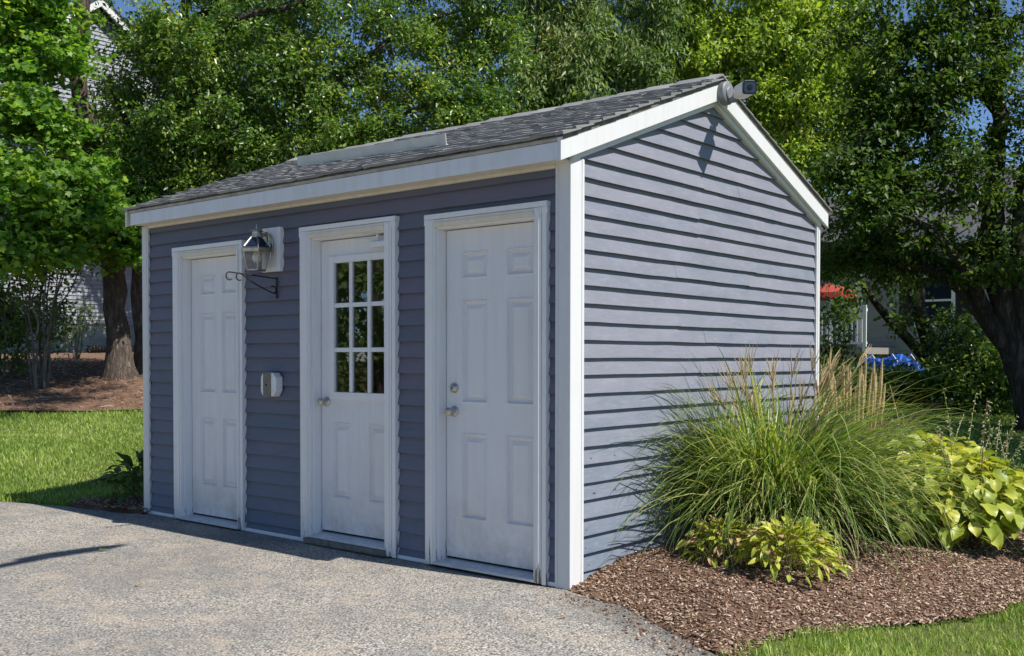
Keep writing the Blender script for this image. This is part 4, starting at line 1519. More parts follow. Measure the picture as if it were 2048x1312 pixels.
    o = leaves('crown', np.concatenate(LP_), np.concatenate(LA), np.concatenate(LN), np.concatenate(LS), leaf['shape'], MAT[leaf['mat']], root)
    o.matrix_parent_inverse = Matrix.Translation(tuple(base)).inverted()
    return root


def L_(pts, r0, r1):
    return ([at(*p) for p in pts], r0, r1)


def on_ground(px, py, depth, dz=0.0):
    p = at(px, py, depth)
    return np.array([p[0], p[1], hz(p[0], p[1]) + dz])


def C_(lst, k=1.0):
    return [(at(a, b, d), r_, max(3, int(n * k))) for a, b, d, r_, n in lst]


# --- broad leaved maple on the left
b1 = on_ground(243, 750, 16.0, -0.1)
tree('maple_tree', 'leafy maple with thick rough trunk on the mulch slope beside the blue house',
     [([b1, at(238, 690, 16), at(226, 600, 16), at(226, 530, 16), at(214, 420, 16), at(172, 250, 16), at(152, 130, 16), at(170, 0, 16), at(200, -250, 16)], 0.20, 0.08),
      L_([(285, 752, 16.6), (276, 650, 16.5), (272, 540, 16.4), (278, 420, 16.3)], 0.15, 0.05),
      L_([(226, 560, 16), (262, 480, 15.9), (272, 400, 15.8)], 0.13, 0.04),
      L_([(220, 470, 16), (150, 400, 15.3), (70, 380, 14.6), (-40, 360, 14.3)], 0.10, 0.03),
      L_([(185, 300, 16), (110, 200, 15.4), (40, 110, 15.0)], 0.09, 0.03),
      L_([(160, 180, 16), (90, 40, 15.6), (0, -80, 15.2)], 0.09, 0.03),
      L_([(170, 10, 16), (120, -200, 15.8), (40, -330, 15.6)], 0.08, 0.03)],
     C_([(25, 20, 15, 0.75, 34), (75, 110, 15, 0.55, 24), (30, 190, 14.6, 0.5, 20), (95, 30, 15.4, 0.5, 16), (85, 250, 15.0, 0.42, 14), (20, 330, 14.4, 0.55, 18), (60, 410, 14.3, 0.62, 30),
         (130, 370, 14.7, 0.5, 20), (185, 340, 15.1, 0.36, 12), (225, 430, 15.4, 0.40, 18), (255, 385, 15.6, 0.30, 11), (150, 455, 14.6, 0.48, 22), (60, 490, 14.2, 0.46, 20), (215, 495, 15.3, 0.32, 12), (262, 470, 15.6, 0.26, 9),
         (10, 500, 14.2, 0.45, 12), (-60, 250, 14.6, 0.9, 22), (-70, 430, 14.3, 0.8, 18), (-40, 20, 15, 0.9, 16), (20, -160, 15.2, 1.2, 26), (150, -230, 16, 1.2, 20), (160, 280, 15.5, 0.3, 6)]),
     dict(shape=MAPLE, size=0.090, per=92, mat='maple'), 51, 'bark', flare=0.6, droop=0.3, spray=0.46, flat=0.85)

# --- fine leaved tree with many bare twigs, centre left
SHADE_CROWN = [(np.array([-5.6, 2.7, 8.9]), (1.6, 1.4, 0.7), 72)]  # unseen crown overhead, added to shade the mulch slope
b2 = on_ground(345, 800, 16.9, -0.1)
tree('cherry_tree', 'wide fine leaved tree with crooked limbs filling the view above the eave',
     [([b2, at(345, 520, 16.97), at(335, 380, 16.77), at(352, 250, 16.61), at(368, 130, 16.53), at(375, -60, 16.53), at(390, -260, 16.53)], 0.15, 0.04),
      L_([(345, 330, 16.7), (368, 180, 15.9), (418, 84, 15.6), (470, 36, 15.5), (560, 16, 15.5), (700, -30, 15.8)], 0.10, 0.03),
      L_([(338, 420, 16.88), (290, 290, 16.34), (245, 240, 15.98), (225, 180, 15.89)], 0.11, 0.03),
      L_([(338, 400, 16.88), (420, 340, 16.26), (520, 270, 15.89), (610, 200, 15.72), (720, 130, 15.72)], 0.10, 0.025),
      L_([(342, 450, 16.97), (470, 390, 16.08), (600, 320, 15.54), (760, 250, 15.37), (900, 190, 15.54)], 0.09, 0.025),
      L_([(372, 60, 16.52), (520, -60, 16.43), (700, -150, 16.43), (900, -160, 16.61)], 0.10, 0.03),
      ([at(375, -60, 16.5), np.array([-8.4, 4.6, 9.0]), np.array([-5.8, 2.9, 9.0])], 0.07, 0.02),  # limb carrying the added overhead crown
      L_([(700, 140, 15.81), (800, 60, 15.98), (920, 20, 16.17)], 0.05, 0.02)],
     SHADE_CROWN + C_([(215, 150, 16.72, 0.52, 9), (250, 60, 16.72, 0.46, 9), (190, 250, 16.49, 0.46, 8), (265, 200, 16.37, 0.46, 12), (270, 290, 16.03, 0.46, 14), (400, 40, 16.52, 0.98, 46), (320, 110, 16.52, 0.54, 34), (350, 260, 15.34, 0.57, 40), (375, 110, 15.34, 0.57, 34), (330, 60, 15.57, 0.46, 24), (350, 190, 16.26, 0.71, 30), (450, 150, 16.08, 0.89, 46), (430, 270, 15.89, 0.89, 52), (330, 300, 15.72, 0.54, 26), (300, 370, 15.72, 0.45, 26), (390, 370, 15.63, 0.54, 30),
         (285, 420, 15.54, 0.31, 14), (540, 90, 16.08, 1.08, 62), (550, 220, 15.72, 0.98, 60), (520, 330, 15.54, 0.54, 26), (660, 60, 16.26, 1.08, 62), (660, 200, 15.72, 1.08, 70), (650, 290, 15.45, 0.54, 26), (770, 110, 16.08, 0.80, 34), (770, 270, 15.45, 0.49, 22),
         (860, 60, 16.26, 1.08, 60), (880, 170, 15.89, 0.80, 46), (900, 230, 15.63, 0.45, 20), (970, 110, 16.26, 0.71, 34), (960, 30, 16.26, 0.80, 38), (970, 220, 15.89, 0.35, 14), (500, -80, 16.52, 1.25, 36), (720, -100, 16.52, 1.43, 40), (930, -90, 16.52, 1.25, 32), (330, -120, 16.61, 0.80, 14)], 1.0),
     dict(shape=RHOMB, size=0.076, per=118, mat='cherry'), 52, 'bark_dark', twig_mat='twig', flare=0.5, droop=0.25, spray=0.32, flat=0.4, bare=0.16)

# --- drooping leaved tree behind the ridge
b3 = on_ground(1150, 800, 20.5, -0.1)
tree('drooping_tree', 'grey green tree with drooping leaves rising behind the shed ridge',
     [([b3, at(1150, 500, 20.5), at(1140, 300, 20.3), at(1160, 120, 20), at(1180, -80, 20), at(1190, -260, 20)], 0.22, 0.06),
      L_([(1142, 320, 20.3), (1080, 200, 19.8), (1040, 110, 19.6)], 0.09, 0.02),
      L_([(1145, 280, 20.3), (1220, 180, 19.8), (1290, 100, 19.6)], 0.09, 0.02)],
     C_([(1040, 180, 19.5, 0.75, 26), (1100, 200, 19.3, 0.8, 34), (1110, 110, 19.6, 0.75, 30), (1090, 20, 19.8, 0.8, 28), (1180, 160, 19.4, 0.9, 42), (1190, 50, 19.6, 0.9, 42), (1260, 130, 19.6, 0.8, 32), (1280, 30, 19.8, 0.9, 36),
         (1220, 230, 19.3, 0.6, 22), (1030, 260, 19.4, 0.6, 22), (1310, 180, 19.8, 0.6, 18), (1150, -90, 20, 1.3, 34), (1300, -90, 20, 1.2, 26), (1010, -40, 19.8, 0.9, 16)]),
     dict(shape=LONG, size=0.135, per=105, mat='greygreen'), 53, 'bark', droop=0.75, spray=0.36)

# --- bright yellow green tree right of the ridge
b4 = on_ground(1530, 800, 21.5, -0.1)
tree('yellow_green_tree', 'sunlit yellow green tree beside the security camera',
     [([b4, at(1530, 520, 21.5), at(1520, 300, 21.2), at(1530, 120, 21), at(1545, -80, 21), at(1550, -260, 21)], 0.22, 0.06),
      L_([(1522, 330, 21.2), (1460, 180, 20.6), (1410, 90, 20.4)], 0.09, 0.02),
      L_([(1524, 300, 21.2), (1610, 200, 20.6), (1690, 130, 20.4)], 0.09, 0.02)],
     C_([(1370, 110, 20.5, 0.8, 32), (1380, 20, 20.6, 0.9, 36), (1450, 90, 20.2, 1.0, 52), (1480, 0, 20.4, 1.0, 44), (1540, 130, 20.0, 1.0, 56), (1570, 30, 20.2, 1.0, 50), (1640, 110, 20.2, 1.0, 50), (1660, 20, 20.4, 0.9, 36),
         (1560, 230, 19.9, 0.8, 40), (1640, 220, 20, 0.8, 36), (1580, 310, 19.8, 0.55, 22), (1720, 120, 20.6, 0.8, 26), (1720, 220, 20.4, 0.7, 22), (1660, 300, 20, 0.6, 20), (1400, -100, 20.6, 1.2, 28), (1560, -110, 20.6, 1.3, 30), (1700, -80, 20.6, 1.1, 22), (1340, 190, 20.4, 0.5, 12)]),
     dict(shape=RHOMB, size=0.105, per=100, mat='yellowgreen'), 54, 'bark', droop=0.5, spray=0.38)

# --- dark tree with thick leaning trunks on the right
b5 = on_ground(2085, 830, 13.5, -0.1)
tree('dark_leaning_tree', 'large dark tree with thick curved trunks at the edge of the back lawn',
     [([b5, at(2050, 760, 13.6), at(2012, 690, 13.6), at(1985, 640, 13.7), at(1950, 590, 13.8), at(1905, 550, 13.9), at(1850, 530, 14), at(1780, 535, 14.1), at(1710, 520, 14.2)], 0.24, 0.03),
      L_([(2040, 745, 13.6), (2025, 660, 13.6), (1995, 560, 13.6), (1975, 480, 13.7), (1985, 380, 13.8), (2000, 240, 14), (1990, 60, 14), (1970, -160, 14)], 0.19, 0.05),
      L_([(2060, 770, 13.6), (2052, 650, 13.5), (2035, 540, 13.5), (2040, 400, 13.6), (2080, 240, 13.8)], 0.17, 0.05),
      L_([(1985, 640, 13.7), (1930, 540, 13.4), (1880, 470, 13.2), (1800, 420, 13.0), (1720, 400, 13)], 0.10, 0.02),
      L_([(1980, 420, 13.8), (1900, 300, 13.6), (1820, 220, 13.6), (1740, 190, 13.8)], 0.09, 0.02),
      L_([(1990, 220, 14), (1900, 120, 13.8), (1800, 60, 13.8)], 0.07, 0.02),
      L_([(1960, 590, 13.8), (1900, 520, 14.6), (1830, 500, 15), (1740, 510, 15.2)], 0.07, 0.02)],
     C_([(1680, 520, 14.0, 0.3, 10), (1740, 480, 14.0, 0.35, 12), (1800, 500, 14.2, 0.3, 8), (1880, 480, 14.0, 0.4, 10), (1960, 520, 13.4, 0.35, 8), (2030, 520, 13.2, 0.3, 7), (1800, 60, 13.8, 0.75, 25), (1880, 40, 13.8, 0.8, 27), (1970, 70, 13.9, 0.8, 16), (2040, 60, 13.9, 0.7, 11), (1800, 160, 13.6, 0.7, 27), (1890, 150, 13.6, 0.75, 18), (1970, 170, 13.8, 0.6, 10), (2045, 190, 13.8, 0.5, 7),
         (1745, 250, 13.6, 0.5, 18), (1820, 250, 13.4, 0.6, 24), (1900, 260, 13.5, 0.6, 13), (1990, 280, 13.7, 0.45, 6), (1690, 340, 13.2, 0.4, 15), (1760, 340, 13.2, 0.55, 24), (1850, 350, 13.3, 0.55, 19), (1930, 370, 13.5, 0.5, 9), (2030, 340, 13.6, 0.4, 4),
         (1690, 430, 13.1, 0.36, 4), (1760, 430, 13.0, 0.45, 5), (1840, 440, 13.2, 0.45, 4), (1920, 460, 13.4, 0.42, 3), (2020, 450, 13.6, 0.35, 2), (1700, 500, 14.2, 0.3, 2), (1780, 510, 14.3, 0.36, 3), (1860, 520, 14.1, 0.3, 2),
         (1850, -90, 14, 1.1, 19), (2000, -90, 14, 1.1, 18), (2120, 150, 13.8, 0.8, 8), (2130, 350, 13.6, 0.7, 6), (1720, 60, 14.2, 0.5, 10)]),
     dict(shape=RHOMB, size=0.085, per=105, mat='darkgreen'), 55, 'bark_dark', flare=0.3, droop=0.3, spray=0.36, flat=0.55, bare=0.08)

# --- second leaning tree farther back
b6 = on_ground(1895, 790, 17, -0.1)
tree('leaning_tree', 'slender dark forked tree leaning over the blue tarp',
     [([b6, at(1868, 735, 17), at(1830, 690, 17), at(1790, 650, 17), at(1750, 605, 17), at(1715, 560, 16.9), at(1690, 520, 16.8)], 0.13, 0.03),
      L_([(1875, 745, 17), (1862, 690, 17), (1838, 640, 17), (1822, 580, 17), (1812, 520, 17), (1790, 430, 17)], 0.17, 0.04),
      L_([(1838, 640, 17), (1862, 590, 17), (1842, 540, 17), (1826, 490, 17)], 0.09, 0.03)],
     C_([(1690, 480, 16.8, 0.4, 3), (1730, 470, 16.8, 0.4, 3), (1670, 540, 16.6, 0.3, 2), (1670, 620, 16.6, 0.28, 2), (1790, 560, 16.6, 0.25, 2), (1800, 470, 16.9, 0.5, 3), (1860, 480, 17, 0.5, 3), (1790, 620, 16.6, 0.22, 2), (1700, 590, 16.6, 0.22, 2), (1800, 380, 17, 0.6, 8), (1720, 400, 17, 0.5, 7)]),
     dict(shape=RHOMB, size=0.095, per=70, mat='darkgreen'), 56, 'bark_dark', droop=0.3, spray=0.32)

# unseen trees added out of the frame on the right to shade the back lawn
for i, (x_, y_, h_, lab) in enumerate(((4.6, 9.2, 9.0, 'unseen tall tree added beside the back lawn for shade'), (3.0, 13.8, 10.0, 'unseen tall tree added at the rear of the back lawn for shade'))):
    z_ = hz(x_, y_)
    B = np.array([x_, y_, z_ - .1])
    tree('shade_tree', lab, [([B, B + [0.1, 0, h_ * .4], B + [0, .2, h_ * .75], B + [0, 0.1, h_]], 0.24, 0.05), ([B + [0.1, 0, h_ * .35], B + [-1.5, .5, h_ * .6]], 0.1, 0.03), ([B + [0.1, 0, h_ * .4], B + [1.4, -.8, h_ * .65]], 0.1, 0.03)],
         [(B + [0, 0, h_ * .62], (2.6, 2.6, 2.4), 150), (B + [-.8, .5, h_ * .8], (1.8, 1.8, 1.6), 60), (B + [-1.6, -.4, h_ * .45], (1.3, 1.5, 1.1), 40)], dict(shape=RHOMB, size=0.14, per=60, mat='darkgreen'), 60 + i, 'bark_dark', spray=0.5)
# tree standing close to the blue house: shades the lower part of its wall
B = np.array([-17.6, 9.4, hz(-17.6, 9.4) - .1])
tree('house_tree', 'tree close to the blue house behind the fine leaved tree', [([B, B + [0, 0, 3.5], B + [.1, .3, 6.5], B + [0, .5, 9]], 0.2, 0.05), ([B + [0, 0, 2.8], B + [-.2, -1.6, 4.2], B + [-.3, -3.0, 4.8]], 0.08, 0.02), ([B + [.1, .3, 6.2], B + [-.2, -1.2, 8.4], B + [-.4, -3.0, 9.6]], 0.07, 0.02)],
     [(B + [0, 1.2, 7.6], (1.4, 2.0, 2.2), 110), (B + [-.3, -1.6, 4.7], (0.8, 2.2, 0.9), 110), (B + [-.3, 1.0, 5.0], (0.9, 2.0, 1.0), 90), (B + [-.4, -3.2, 9.3], (0.9, 1.9, 1.5), 80)], dict(shape=RHOMB, size=0.16, per=60, mat='darkgreen'), 59, 'bark_dark', spray=0.45)
# distant trees
for i, (px, py, dp, r_, lab, mt) in enumerate(((1760, 520, 42, 3.2, 'far pale green tree seen through the gap above the grey house', 'fargreen'), (1690, 560, 46, 2.6, 'far sunlit tree above the red parasol', 'yellowgreen'),
                                               (1950, 500, 44, 3.6, 'far tree behind the lit house wall', 'fargreen'), (1480, 420, 40, 3.6, 'far tree hidden mostly by the shed roof', 'fargreen'), (760, 330, 42, 3.4, 'far tree behind the fine leaved tree', 'darkgreen'),
                                               (1080, 300, 44, 3.8, 'far tree behind the drooping tree', 'darkgreen'), (430, 330, 38, 3.0, 'far tree near the gable of the blue house', 'darkgreen'))):
    c = at(px, py, dp)
    B = np.array([c[0], c[1], hz(c[0], c[1]) - .1])
    tree('distant_tree', lab, [([B, (B + c) / 2, c, c + [0, 0, r_ * .7]], 0.22, 0.05)], [(c, (r_, r_, r_ * .85), 90), (c + [0, 0, -r_ * .5], (r_ * .9, r_ * .9, r_ * .5), 30)], dict(shape=RHOMB, size=0.22, per=70, mat=mt), 70 + i, 'bark_dark', group=None, spray=0.8)
# skyline trees all round the yard
for i, (x_, y_, r_, lab) in enumerate(((-44, -6, 3.6, 'far round tree beyond the blue house, left of its wall'), (-48, 22, 4.2, 'far tall tree straight behind the blue house'), (-30, 38, 4.0, 'far tree between the two houses'), (-12, 48, 4.2, 'far tree behind the pink house roof'),
                                       (10, 42, 4.0, 'far tree behind the end of the grey house'), (24, 30, 3.8, 'far tree beyond the back lawn'), (-38, 14, 3.4, 'far low tree behind the blue house gable'), (-40, 30, 3.8, 'far broad tree past the blue house roof'))):
    B = np.array([x_, y_, hz(x_, y_) - .1])
    c = B + [0, 0, r_ * 1.5]
    tree('distant_tree', lab, [([B, (B + c) / 2, c, c + [0, 0, r_ * .7]], 0.25, 0.05)], [(c, (r_, r_, r_ * .9), 85), (c + [0, 0, -r_ * .7], (r_ * .9, r_ * .9, r_ * .5), 35)], dict(shape=RHOMB, size=0.30, per=60, mat='fargreen'), 120 + i, 'bark_dark', spray=0.9)
# trees across the drive, mirrored in the door glass
for i, (x_, y_, lab) in enumerate(((-11.0, -8.5, 'roadside tree across the drive, nearest the shed'), (-15.5, -15.5, 'taller roadside tree farther across the drive'), (-8.0, -14.0, 'roadside tree opposite the half glass door'))):
    h_ = (6.0, 8.0, 6.5)[i]
    B = np.array([x_, y_, -.1])
    tree('roadside_tree', lab, [([B, B + [0.1, .1, h_ * .5], B + [0, .2, h_]], 0.2, 0.05)], [(B + [0, 0, h_ * .62], (2.4, 2.4, h_ * .34), 110), (B + [0, 0, h_ * .28], (1.8, 1.8, h_ * .16), 40)], dict(shape=RHOMB, size=0.17, per=55, mat='greygreen'), 80 + i, 'bark', spray=0.5)


# ------------------------------------------------------------------ shrubs
def shrub(name, label, px, py, dp, stems, top, spread, tips, leaf, seed, bark='twig', zc=0.6, group=None, rad=0.018):
    rg = np.random.default_rng(seed)
    B = on_ground(px, py, dp, -0.05)
    limbs = []
    for i in range(stems):
        a = rg.uniform(0, 2 * np.pi)
        r_ = spread * rg.uniform(0.3, 1.0)
        t_ = B + np.array([math.cos(a) * r_, math.sin(a) * r_, top * rg.uniform(0.75, 1.05)])
        s_ = B + np.array([math.cos(a) * .09, math.sin(a) * .09, 0])
        m_ = s_ * .5 + t_ * .5 + np.array([-math.cos(a) * r_ * .2, -math.sin(a) * r_ * .2, 0]) + rg.normal(0, .05, 3)
        limbs.append(([s_, m_, t_], rad * rg.uniform(.7, 1.3), rad * .35))
    return tree(name, label, limbs, [(B + [0, 0, top * zc], (spread, spread, top * (1 - zc) * 1.1), tips)], leaf, seed, bark, 'shrub', group, spray=0.22, droop=0.25)


shrub('multi_stem_shrub', 'tall shrub with many bare grey stems in front of the blue house', 80, 748, 15, 11, 2.3, 0.62, 46, dict(shape=RHOMB, size=0.07, per=34, mat='darkgreen'), 90, zc=0.66, rad=0.022)
shrub('low_shrub', 'dark leafy shrub at the frame edge by the house foundation', 10, 720, 16, 7, 1.5, 0.6, 60, dict(shape=RHOMB, size=0.08, per=50, mat='darkgreen'), 91)
shrub('low_shrub', 'thin shrub against the pale house foundation', 150, 712, 20, 5, 1.1, 0.55, 14, dict(shape=RHOMB, size=0.08, per=26, mat='darkgreen'), 92)
for i, (px, py, dp, top, sp, tips, mt, lab) in enumerate((
        (1915, 800, 15.6, 1.45, 0.55, 55, 'darkgreen', 'dark rounded shrub between the leaning trunks'), (1965, 810, 15.0, 1.1, 0.75, 80, 'cherry', 'lower shrub with bright leaves under the thick trunk'),
        (1760, 815, 16.5, 0.35, 0.7, 50, 'darkgreen', 'low dark shrub in front of the blue tarp'), (1690, 810, 16.5, 0.5, 0.7, 60, 'darkgreen', 'low dark shrub behind the shed corner'),
        (1840, 815, 16.2, 0.5, 0.75, 70, 'darkgreen', 'low dark shrub right of the blue tarp'), (2040, 815, 16.0, 0.9, 0.8, 70, 'darkgreen', 'low dark shrub behind the thick trunk'), (1668, 760, 17.5, 1.0, 0.4, 24, 'darkgreen', 'upright shrub in front of the deck railing'))):
    shrub('low_shrub', lab, px, py, dp, 7, top, sp, tips, dict(shape=RHOMB, size=0.085, per=60, mat=mt), 93 + i, 'bark_dark', 0.5, 'shrubs at the back of the lawn')


# ------------------------------------------------------------------ ornamental grasses
def blades(name, base, n, length, width, seed, mat, parent, spread=0.12, out=(0.15, 0.95), droop=1.0, upright=0.0, toward=None):
    rg = np.random.default_rng(seed)
    seg = 8
    az = rg.uniform(0, 2 * np.pi, n)
    r0 = spread * np.sqrt(rg.uniform(0, 1, n))
    a0 = az + rg.normal(0, 0.5, n)
    b = np.array(base) + np.stack([r0 * np.cos(a0), r0 * np.sin(a0), np.zeros(n)], 1)
    L = length * rg.uniform(0.55, 1.12, n)
    th0 = rg.uniform(out[0], out[1], n) * (1 - upright)       # start angle from vertical
    curve = droop * rg.uniform(0.6, 1.7, n)
    w = width * rg.uniform(0.6, 1.3, n)
    dirh = np.stack([np.cos(az), np.sin(az), np.zeros(n)], 1)
    side0 = np.stack([-np.sin(az), np.cos(az), np.zeros(n)], 1)
    tw = rg.normal(0, 0.5, n)
    bendy = rg.normal(0, 0.45, n)
    kink = np.where(rg.random(n) < 0.14, -rg.uniform(0.5, 1.2, n), 0.0)
    ki = 4
    pts = [b]
    for i in range(seg):
        t_ = (i + 0.5) / seg
        th = np.minimum(th0 + curve * t_ ** 1.8, 2.9)
        step = L / seg
        wv = side0 * (bendy * t_ ** 1.2 + rg.normal(0, 0.06, n))[:, None] + np.array([0, 0, 1.0]) * (kink * (1 if i == ki else 0))[:, None]
        pts.append(pts[-1] + (dirh * np.sin(th)[:, None] + np.array([0, 0, 1.0]) * np.cos(th)[:, None] + wv) * step[:, None])
    P = np.stack(pts, 1)
    P[..., 0] = np.maximum(P[..., 0], 0.018 + rg.uniform(0, .03, n)[:, None] * 1.0)     # blades rest against the wall
    prof = np.array([0.7, 1, 1, 0.95, 0.85, 0.7, 0.5, 0.3, 0.05])
    sv = side0[:, None, :] * np.cos(tw)[:, None, None] + np.array([0, 0, 1.0]) * np.sin(tw)[:, None, None] * .6
    A = P - sv * (w[:, None] * prof[None] / 2)[..., None]
    B = P + sv * (w[:, None] * prof[None] / 2)[..., None]
    V = np.stack([A, B], 2).reshape(n, -1, 3)
    k = (seg + 1) * 2
    q = np.array([[2 * i, 2 * i + 1, 2 * i + 3, 2 * i + 2] for i in range(seg)])
    F = (np.arange(n)[:, None, None] * k + q[None]).reshape(-1, 4)
    o = idx_mesh(name, V.reshape(-1, 3), F, MAT[mat], parent, True)
    o['kind'] = 'stuff'
    return o, P


def setp(o, loc_):
    o.matrix_parent_inverse = Matrix.Translation(tuple(loc_)).inverted()
    return o


def spike(name, pts, r_, mat, parent, loc_, seed, n=7):
    """fuzzy seed head: a lumpy spindle with fine bristles"""
    rg = np.random.default_rng(seed)
    pts = np.array(pts)
    k = len(pts)
    prof = np.sin(np.linspace(0.12, 0.98, k) * np.pi) ** 0.6
    mb = MB().tube(pts, list(r_ * prof * (1 + rg.normal(0, .12, k)) + .001), n)
    for i in range(26):
        j = rg.integers(0, k - 1)
        c = pts[j] + (pts[j + 1] - pts[j]) * rg.random()
        d = unit(rg.normal(0, 1, 3)[None])[0] * r_ * 1.1 + unit((pts[-1] - pts[0])[None])[0] * r_ * 2.2
        s_ = np.cross(d, [0.3, 0.5, 0.2])
        s_ = s_ / np.linalg.norm(s_) * r_ * .22
        mb.add([c - s_, c + s_, c + d], [(0, 1, 2)])
    o = mb.build(name, MAT[mat], parent)
    return setp(o, loc_)


gA = (0.41, 1.74, mound(0.41, 1.74))
gr1 = empty('maiden_grass', gA)
tag(gr1, 'big fountain of arching green ornamental grass against the gable wall', 'ornamental grass')
o, PA = blades('blades', gA, 2100, 1.42, 0.0140, 201, 'blade_tall', gr1, 0.26, (0.03, 0.85), 1.6)
setp(o, gA)
o, _ = blades('fine_blades', gA, 900, 1.15, 0.007, 202, 'blade_tall', gr1, 0.2, (0.2, 1.0), 1.9)
setp(o, gA)
o, _ = blades('dry_blades', gA, 420, 1.15, 0.008, 203, 'blade_tan', gr1, 0.2, (0.1, 1.0), 2.0)
setp(o, gA)
rgq = np.random.default_rng(9)
for i in range(26):
    a = rgq.uniform(0, 2 * np.pi)
    ln = rgq.uniform(0.80, 1.14)
    lean = rgq.uniform(0.1, 0.55)
    b0 = np.array(gA) + [0.1 * math.cos(a), 0.1 * math.sin(a), 0]
    t_ = np.linspace(0, 1, 7)[:, None]
    path = b0 + t_ * np.array([0, 0, ln]) + (t_ ** 1.7) * np.array([math.cos(a), math.sin(a), 0]) * ln * lean
    path[:, 0] = np.maximum(path[:, 0], 0.03)
    o = MB().tube(path, [0.0028] * 7, 4).build('stem', MAT['brown_stalk'], gr1)
    setp(o, gA)
    # feathery tassel of several fingers
    mb = MB()
    tp = path[-1]
    for q in range(7):
        d = unit((path[-1] - path[-3] + rgq.normal(0, .06, 3))[None])[0] * rgq.uniform(.12, .22) + rgq.normal(0, .018, 3)
        d[0] = max(d[0], 0.03 - tp[0])
        mb.tube([tp, tp + d * .5 + [0, 0, .01], tp + d], [0.0022, 0.0030, 0.0008], 4)
    o = mb.build('seed_head', MAT['plume'], gr1)
    setp(o, gA)

gB = (0.38, 3.05, mound(0.38, 3.05))
gr2 = empty('feather_reed_grass', gB)
tag(gr2, 'upright reed grass with straight tan plumes behind the green fountain grass', 'ornamental grass')
o, _ = blades('blades', gB, 700, 0.98, 0.008, 204, 'blade_tall', gr2, 0.2, (0.05, 0.6), 1.3)
setp(o, gB)
o, _ = blades('dry_blades', gB, 520, 1.0, 0.007, 205, 'blade_tan', gr2, 0.2, (0.02, 0.35), 0.7)
setp(o, gB)
for i in range(62):
    a = rgq.uniform(0, 2 * np.pi)
    rr = 0.19 * math.sqrt(rgq.random())
    b0 = np.array(gB) + [rr * math.cos(a), rr * math.sin(a), 0]
    ln = rgq.uniform(0.85, 1.20)
    lean = np.array([math.cos(a), math.sin(a), 0]) * rgq.uniform(0.0, 0.11) * ln
    t_ = np.linspace(0, 1, 8)[:, None]
    path = b0 + t_ * np.array([0, 0, ln]) + t_ ** 2 * lean
    path[:, 0] = np.maximum(path[:, 0], 0.03)
    o = MB().tube(path[:6], [0.0024] * 6, 4).build('stem', MAT['plume'], gr2)
    setp(o, gB)
    q = np.linspace(0.70, 1.0, 8)[:, None]
    sp = b0 + q * np.array([0, 0, ln]) + q ** 2 * lean
    sp[:, 0] = np.maximum(sp[:, 0], 0.03)
    spike('seed_head', sp, rgq.uniform(0.010, 0.015), 'plume', gr2, gB, 300 + i)
gC = (0.70, 2.95, mound(0.70, 2.95))
gr3 = empty('arching_grass', gC)
tag(gr3, 'yellowish arching grass clump leaning over the gold hosta', 'ornamental grass')
o, _ = blades('blades', gC, 200, 0.90, 0.010, 206, 'blade_tall', gr3, 0.16, (0.05, 0.85), 1.7)
setp(o, gC)
o, _ = blades('dry_blades', gC, 120, 0.9, 0.008, 207, 'blade_tan', gr3, 0.16, (0.1, 0.8), 1.5)
setp(o, gC)


# ------------------------------------------------------------------ hostas, each leaf its own piece
def hosta_leaf(L, W, bend, cup, seed, mat):
    rg = random.Random(seed)
    mb = MB()
    nu, nv = 7, 5
    ph_ = rg.uniform(0, 6)
    for i in range(nu):
        u = i / (nu - 1)
        w = W * (math.sin(math.pi * min(1, (u * 0.93 + 0.07)) ** 0.72)) ** 0.85 if u < 1 else 0.002
        th = bend * u * u
        x = L * (u - 0.16 * bend * u ** 3)
        z = L * (0.28 * u - bend * 0.42 * u * u)
        for j in range(nv):
            v = (j / (nv - 1) - 0.5) * 2
            zz = z + cup * W * v * v + 0.10 * W * math.sin(u * 8 + ph_ + v * 3) * abs(v) - 0.05 * W * (1 - abs(v)) * (1 if nv > 4 else 0)
            mb.v.append((x - (0.05 * L * v * v if u < .2 else 0), v * w * 0.5, zz))
    for i in range(nu - 1):
        for j in range(nv - 1):
            mb.f.append((i * nv + j, i * nv + j + 1, (i + 1) * nv + j + 1, (i + 1) * nv + j))
    # stalk under the blade
    mb.tube([(-L * .9, 0, -L * .75), (-L * .4, 0, -L * .18), (0, 0, 0)], [L * .022, L * .02, L * .014], 4, False)
    me = bpy.data.meshes.new('leaf')
    me.from_pydata(mb.v, [], mb.f)
    me.polygons.foreach_set('use_smooth', [True] * len(me.polygons))
    me.materials.append(mat)
    return me


